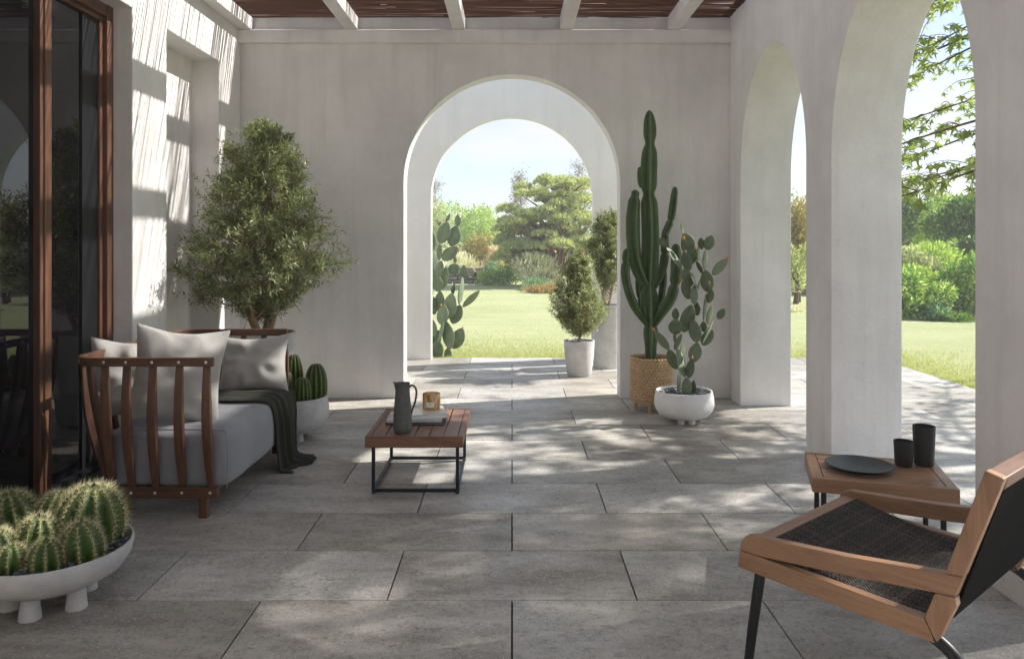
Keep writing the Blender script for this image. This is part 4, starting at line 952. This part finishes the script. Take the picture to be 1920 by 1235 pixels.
# ------------------------------------------------------------------ garden
M_gl = {k: leaf(k, *v) for k, v in {
    'light_green_leaf': ((0.254, 0.381, 0.079), (0.397, 0.539, 0.127), (0.539, 0.634, 0.206)), 'mid_green_leaf': ((0.111, 0.206, 0.048), (0.190, 0.301, 0.079), (0.301, 0.397, 0.127)), 'golden_leaf': ((0.238, 0.206, 0.079), (0.365, 0.301, 0.111), (0.523, 0.428, 0.174)),
    'grey_green_leaf': ((0.317, 0.365, 0.206), (0.460, 0.492, 0.301), (0.603, 0.619, 0.428)), 'red_leaf': ((0.476, 0.079, 0.079), (0.666, 0.159, 0.127), (0.720, 0.301, 0.238)), 'pink_plume': ((0.666, 0.428, 0.349), (0.720, 0.603, 0.508), (0.720, 0.720, 0.634)), 'cream_plume': ((0.666, 0.603, 0.444), (0.720, 0.720, 0.603), (0.720, 0.720, 0.720)),
    'teal_leaf': ((0.127, 0.238, 0.143), (0.206, 0.333, 0.206), (0.285, 0.428, 0.254)), 'pine_needle': ((0.305, 0.354, 0.171), (0.512, 0.549, 0.293), (0.720, 0.720, 0.464)), 'glossy_leaf': ((0.110, 0.232, 0.043), (0.244, 0.415, 0.091), (0.683, 0.708, 0.329)), 'brown_grass': ((0.317, 0.206, 0.095), (0.444, 0.301, 0.143), (0.539, 0.397, 0.206)), 'hedge_leaf': ((0.079, 0.159, 0.032), (0.127, 0.222, 0.048), (0.190, 0.301, 0.079))}.items()}
def shrub(name, label, cat, c, rx, rz, mat, n, Ls, seed, ry=None, up=.4, lobes=7, flat=0, trunk=None, W=.5, group=None):
    """leafy mass: leaf clusters on overlapping lobes; c is the middle of the mass"""
    rg = np.random.default_rng(seed); ry = ry or rx; org = (c[0], c[1], -.045)
    lc = rg.normal(size=(lobes, 3)) * [.42 * rx, .42 * ry, .36 * rz] + np.array(c); lr = rg.uniform(.42, .72, lobes); lc[0] = c; lr[0] = .75
    k = rg.integers(0, lobes, n); d = rg.normal(size=(n, 3)); d /= np.linalg.norm(d, axis=1)[:, None]
    pos = lc[k] + d * (lr[k] * rg.uniform(.6, 1.06, n))[:, None] * [rx, ry, rz]; pos[:, 2] = np.maximum(pos[:, 2], -.03)
    dd = d + rg.normal(size=(n, 3)) * .6; dd[:, 2] += up; nr = d + rg.normal(size=(n, 3)) * .5
    root = thing(name, org, label, cat, group=group); V, T = leaf_mesh(pos, dd, nr, Ls * rg.uniform(.6, 1.3, n), Ls * W * rg.uniform(.7, 1.2, n), .15)
    link('crown', fast('crown', V - np.array(org), T), M_gl[mat], root)
    mb = MB(); rnd_ = random.Random(seed); b0 = Vector((c[0], c[1], -.05)); tr = trunk or rz * .05
    mb.tube(spline([b0, b0.lerp(Vector(c), .5) + Vector((rnd_.uniform(-.1, .1) * rx, 0, 0)), Vector(c)], 4), [tr * (1 - .08 * i) for i in range(9)], 7)
    for i in range(min(lobes, 8)): mb.tube([Vector(c) * .6 + b0 * .4, Vector(lc[i])], [tr * .6, tr * .2], 5)
    mb.build('trunk', M_bark, root, org, smooth=True); return root
def gpos(x, y_, Z): p = P(x, y_, Z); return (p.x, p.y, p.z)
def gs(name, label, cat, x, y_, w_, h_, Z, mat, n, Lpx, seed, **k):
    s_ = Z / F; return shrub(name, label, cat, gpos(x, y_, Z), w_ * s_ / 2 / .95, h_ * s_ / 2 / .98, M_ if False else mat, n, Lpx * s_, seed, **k)
gs('broadleaf_tree', 'pale grey green tree behind the prickly pear, leftmost through the arch', 'tree', 812, 440, 110, 150, 42, 'grey_green_leaf', 5200, 6, 1)
gs('broadleaf_tree', 'bright light green tree behind the golden conifer shrub', 'tree', 900, 438, 105, 110, 40, 'light_green_leaf', 5200, 6, 2)
gs('conifer_shrub', 'rounded golden brown conifer shrub left of the pine', 'shrub', 903, 468, 84, 84, 30, 'golden_leaf', 5200, 5.5, 3, up=.8, W=.35)
gs('conifer_shrub', 'tall dark conifer behind the right side of the pine', 'shrub', 1085, 450, 90, 170, 38, 'mid_green_leaf', 4200, 6, 31)
gs('pampas_clump', 'pink plumed clump of grass between golden shrub and red maple', 'ornamental grass', 926, 492, 36, 46, 28.5, 'pink_plume', 1500, 11, 4, up=1.4, W=.16)
gs('pampas_clump', 'pale cream clump of grass left of the golden shrub', 'ornamental grass', 866, 498, 60, 42, 29, 'cream_plume', 1500, 9, 41, up=1.0, W=.2)
gs('red_shrub', 'red leaved shrub just left of the pine', 'shrub', 944, 478, 34, 52, 29.5, 'red_leaf', 1500, 5, 5)
gs('red_shrub', 'red leaved shrub glimpsed under the pine branches', 'shrub', 1018, 474, 50, 36, 31, 'red_leaf', 1700, 5, 6)
gs('flowering_shrub', 'bright green low shrub in the middle of the garden bed', 'shrub', 955, 512, 60, 46, 27, 'glossy_leaf', 2200, 5, 7)
gs('flowering_shrub', 'small teal green bush beside the stone wall', 'shrub', 925, 506, 32, 30, 27.6, 'teal_leaf', 1200, 4, 8)
gs('pampas_clump', 'large cream grass clump under the pine trunk', 'ornamental grass', 1010, 514, 90, 62, 25.5, 'cream_plume', 2600, 12, 9, up=1.2, W=.14)
gs('flowering_shrub', 'blue green mound shrub at the lawn edge below the pine', 'shrub', 1000, 535, 62, 32, 24, 'teal_leaf', 2200, 4.5, 10)
gs('grass_tuft', 'brown grass tuft at the lawn edge below the pine', 'ornamental grass', 1002, 546, 34, 22, 22.6, 'brown_grass', 900, 8, 11, up=1.4, W=.12)
gs('grass_tuft', 'brown grass tuft nearest the potted olive tree', 'ornamental grass', 1026, 546, 34, 24, 22.4, 'brown_grass', 900, 8, 12, up=1.4, W=.12)
gs('flowering_shrub', 'pale yellow green bush in front of the stone wall', 'shrub', 907, 520, 34, 30, 26.6, 'light_green_leaf', 1100, 4, 13)
for i, (x, wd, top_) in enumerate([(700, 260, 395), (600, 300, 380), (1230, 280, 372), (1380, 300, 360)]):
    gs('broadleaf_tree', ['mid green tree far left behind the garden wall', 'pale tree farthest left behind the garden wall', 'mid green tree behind the right pillar of the garden arch', 'dense green tree far behind the arcade'][i], 'tree', x, (top_ + 540) / 2, wd, 540 - top_, 44, ['mid_green_leaf', 'grey_green_leaf', 'mid_green_leaf', 'hedge_leaf'][i], 3200, 8, 50 + i)
# pine with flat clumps of upright needle tufts
def pine():
    Z = 26.0; s_ = Z / F; rd = random.Random(5); b = Vector((PX(1052, Z), Z, -.045)); org = tuple(b); root = thing('pine_tree', org, 'broad spreading pine with tufted needles at the far edge of the lawn', 'tree')
    mb = MB(); tr = spline([b, P(1048, 520, Z), P(1052, 480, Z), P(1050, 430, Z), P(1052, 360, Z)], 5); mb.tube(tr, [.14 * (1 - .75 * i / (len(tr) - 1)) for i in range(len(tr))], 8)
    cl = []
    rows = [(345, 1050, 55), (362, 1030, 100), (380, 1045, 130), (400, 1020, 150), (418, 1030, 165), (438, 1010, 150), (455, 1000, 130), (470, 985, 90), (455, 1085, 80), (484, 972, 70), (470, 1090, 70), (492, 1000, 60), (425, 960, 50), (350, 1075, 60)]
    for y_, xc, wd in rows:
        for k in range(max(5, int(wd / 9.5))):
            zz = Z + rd.uniform(-1.2, 1.2); c = P(xc + rd.uniform(-.5, .5) * wd, y_ + rd.uniform(-8, 8), zz); cl.append((c, rd.uniform(12, 23) * s_, rd.uniform(7, 12) * s_))
    for c, rx, rz in cl:
        a = tr[min(len(tr) - 1, max(4, int((c.z) / tr[-1].z * len(tr)) - 2))]; mb.tube([a, a.lerp(c, .6) + Vector((0, 0, -.1)), c], [.045, .03, .012], 5)
    mb.build('trunk', simple('pine_bark', (.20, .10, .055), .9, .4, 10), root, org, smooth=True)
    rg = np.random.default_rng(5); Vs = []; Ts = []; o_ = 0
    for c, rx, rz in cl:
        n = 80; d = rg.normal(size=(n, 3)); d /= np.linalg.norm(d, axis=1)[:, None]; d[:, 2] = np.abs(d[:, 2]) * .9 - .1; base = np.array(c) + d * [rx, rx, rz]
        per = 9; ax = d * .6 + np.array([0, 0, 1.]) + rg.normal(size=(n, 3)) * .2
        pos = np.repeat(base, per, 0); dd = np.repeat(ax, per, 0) + rg.normal(size=(n * per, 3)) * .55
        V, T = leaf_mesh(pos, dd, rg.normal(size=(n * per, 3)), 8.5 * s_ * rg.uniform(.6, 1.2, n * per), 1.5 * s_, .0); Vs.append(V); Ts.append(T + o_); o_ += len(V)
    link('crown', fast('crown', np.concatenate(Vs) - np.array(org), np.concatenate(Ts)), M_gl['pine_needle'], root)
pine()
def bare(label, x, y0, y1, Z, wd, seed, n=9):
    rd = random.Random(seed); s_ = Z / F; b = Vector((PX(x, Z), Z, -.05)); top_ = P(x, y0, Z); org = tuple(b); root = thing('birch_tree', org, label, 'tree', group='thin bare trees behind the garden'); mb = MB(); Vp = []
    mb.tube([b, b.lerp(top_, .5) + Vector((.1, 0, 0)), top_], [.10, .06, .015], 6)
    for k in range(n * 6):
        t = rd.uniform(.45, .97); p = b.lerp(top_, t); a = rd.uniform(0, 6.28); l_ = wd * s_ * rd.uniform(.25, .6) * (1.25 - t * .7); e = p + Vector((math.cos(a) * l_, math.sin(a) * l_, l_ * rd.uniform(.5, 1.4)))
        mb.tube([p, p.lerp(e, .5) + Vector((0, 0, -.05)), e], [.022, .015, .006], 4)
        for q in range(6):
            r_ = p.lerp(e, rd.uniform(.3, 1)); mb.tube([r_, r_ + Vector((rd.uniform(-.4, .4), rd.uniform(-.4, .4), rd.uniform(-.2, .5)))], [.009, .004], 3, cap=False); Vp.append(r_)
    mb.build('trunk', simple('birch_bark', (.30, .26, .24), .9, .3, 6), root, org, smooth=True)
    rg = np.random.default_rng(seed); N = len(Vp) * 3; pos = np.repeat(np.array(Vp), 3, 0) + rg.normal(size=(N, 3)) * .22
    V, T = leaf_mesh(pos, rdir(N), rdir(N), .13, .06); link('crown', fast('crown', V - np.array(org), T), leaf('sparse_leaf', (.24, .20, .16), (.32, .27, .21), (.38, .32, .26), .4), root)
bare('thin bare birch left of the pine against the sky', 975, 330, 500, 46, 44, 1)
bare('thin bare birch rising above the pine at its right', 1085, 308, 500, 46, 50, 2)
bare('thin bare tree at the left edge of the arch view', 815, 335, 500, 48, 36, 3, 5)
# dry stone garden wall, stones one by one
def stone_wall(label, p0, p1, h_, sz, seed, limit=300):
    rd = random.Random(seed); p0, p1 = Vector(p0), Vector(p1); d = (p1 - p0); ln = d.length; d.normalize(); nrm = Vector((d.y, -d.x, 0)); org = tuple(p0)
    root = thing('stone_wall', org, label, 'wall'); M_st = simple('garden_stone', (.27, .235, .20), .95, .55, 5, bump=.6)
    c = (p0 + p1) / 2; Mz = Matrix.Rotation(math.atan2(d.y, d.x), 3, 'Z')
    MB().box(c + Vector((0, 0, h_ / 2 - .05)) - nrm * .1, (ln, .3, h_ - .04), Mz).build('core', M_soil, root, org)
    z = -.04; cnt = 0
    while z < h_:
        hh_ = sz * rd.uniform(.5, .8); x = rd.uniform(-.1, 0)
        while x < ln:
            wd = sz * rd.uniform(.9, 2.2); q = p0 + d * (x + wd / 2) + Vector((0, 0, z + hh_ / 2)) + nrm * rd.uniform(.03, .12)
            MB().box(q, (wd * rd.uniform(.8, .97), .16, hh_ * rd.uniform(.7, .97)), Mz @ Matrix.Rotation(rd.uniform(-.12, .12), 3, 'Y') @ Matrix.Rotation(rd.uniform(-.2, .2), 3, 'Z'), bev=sz * .13).build('stone', M_st, root, org); cnt += 1; x += wd
        z += hh_
    return cnt
cn = stone_wall('low dry stone wall along the far garden bed behind the lawn', (PX(835, 27.5), 27.5, 0), (PX(945, 27.8), 27.8, 0), .42, .24, 3)
cn += stone_wall('low dry stone wall under the glossy bush by the right lawn', (PX(1775, 15.6), 15.6, 0), (PX(1880, 15.2), 15.2, 0), .46, .115, 4)
cn += stone_wall('dry stone wall behind the slender conifer seen between the pillars', (PX(1470, 22), 22, 0), (PX(1530, 22), 22, 0), .75, .26, 6)
print('stones', cn)
shrub('added_shade_tree', 'tall unseen tree added out on the right lawn to cast dappled shade on the terrace', 'tree', (10.0, 6.05, 8.4), 2.1, 1.1, 'mid_green_leaf', 2750, .16, 61, ry=1.35, lobes=11, trunk=.16, W=.6)  # out of view, added for the soft shade on the foreground floor
rg = np.random.default_rng(3); N = 46000; k = rg.uniform(size=N)
gx_ = np.where(k < .62, rg.uniform(-1.3, 4.6, N), 4.515 + rg.exponential(.45, N)); gy_ = np.where(k < .62, 9.615 + rg.exponential(.55, N), rg.uniform(5.5, 10.5, N))
V, T = leaf_mesh(np.stack([gx_, gy_, np.full(N, -.05)], 1), np.stack([rg.normal(0, .45, N), rg.normal(0, .45, N), np.ones(N)], 1), rdir(N), rg.uniform(.025, .06, N), .006, .0)
tag(link('grass', fast('grass', V, T), leaf('grass_blade', (.36, .40, .19), (.46, .48, .26), (.57, .56, .35), .35, .6)), 'short grass blades along the lawn edge by the paving', 'grass', kind='stuff')
# right hand garden seen through the arcade
for i_, (lb, x, y_, w_, h_, Z, mt_, n, l_) in enumerate([('glossy green bush beside the pillar beyond the right lawn', 1705, 560, 80, 95, 15.2, 'glossy_leaf', 3600, 11), ('glossy green bush at the right end of the right lawn bed', 1800, 545, 90, 110, 15.6, 'glossy_leaf', 4200, 12),
        ('yellow tipped bush in the middle of the right lawn bed', 1752, 555, 80, 90, 15.9, 'light_green_leaf', 3800, 10), ('deep green low bush at the front of the right lawn bed', 1740, 585, 70, 50, 14.9, 'teal_leaf', 2400, 9), ('pale cream flowering bush at the back of the right lawn bed', 1715, 505, 90, 80, 17.4, 'grey_green_leaf', 3000, 9),
        ('bright yellow green bush behind the glossy bushes', 1765, 490, 100, 80, 18, 'light_green_leaf', 3600, 9), ('dark leafy mass standing in for the shaded gap between the bright bushes', 1778, 520, 50, 60, 17, 'hedge_leaf', 2200, 8)]):  # last entry: dark leaves stand in for shade between the bushes
    gs('rhododendron', lb, 'shrub', x, y_, w_, h_, Z, mt_, n, l_, 140 + i_, up=.3, W=.36, lobes=9)
gs('broadleaf_tree', 'dark flat clipped hedge tree at the right of the nearest arch', 'tree', 1835, 400, 120, 84, 19, 'hedge_leaf', 5200, 11, 16, W=.55)
gs('broadleaf_tree', 'light green round tree behind the bushes in the nearest arch', 'tree', 1745, 425, 110, 110, 24, 'light_green_leaf', 5000, 9, 17)
gs('broadleaf_tree', 'mid green tree beside the pillar in the nearest arch', 'tree', 1690, 420, 80, 110, 22, 'mid_green_leaf', 4200, 9, 18)
gs('ground_cover_shrub', 'dark low plant cover at the foot of the stone wall by the right lawn', 'shrub', 1800, 598, 110, 22, 14.6, 'hedge_leaf', 2600, 6, 77, lobes=10)
gs('hedge_shrub', 'clipped low dark hedge at the right behind the glossy bush', 'shrub', 1815, 478, 80, 50, 18.5, 'hedge_leaf', 3200, 8, 19)
gs('broadleaf_tree', 'bright pale tree filling the back of the nearest arch', 'tree', 1800, 450, 150, 130, 30, 'light_green_leaf', 4500, 9, 191)
gs('conifer_tree', 'slender golden conifer with brown trunk seen between the pillars', 'tree', 1497, 420, 50, 130, 19, 'golden_leaf', 3600, 8, 20, up=.8, W=.3, trunk=.06)
gs('conifer_tree', 'low green pine bough mass between the pillars', 'tree', 1492, 500, 56, 70, 18.5, 'pine_needle', 3200, 10, 22, up=.8, W=.2, trunk=.07)
gs('flowering_shrub', 'small white flowering plant at the foot of the conifer', 'shrub', 1488, 585, 40, 24, 16.6, 'cream_plume', 1000, 6, 23)
gs('broadleaf_tree', 'far green tree behind the slender conifer', 'tree', 1520, 470, 110, 170, 40, 'mid_green_leaf', 3500, 8, 24)

hz = NM('haze_air'); hz.t.nodes.remove(hz.b); pv = hz.n('ShaderNodeVolumePrincipled', Density=.004, Anisotropy=.2); pv.inputs['Color'].default_value = (.97, .98, 1, 1); hz.l(pv.outputs[0], hz.o.inputs['Volume'])
tag(MB().box((0, 22, 3.6), (90, 66, 10)).build('haze', hz.m), kind='stuff')
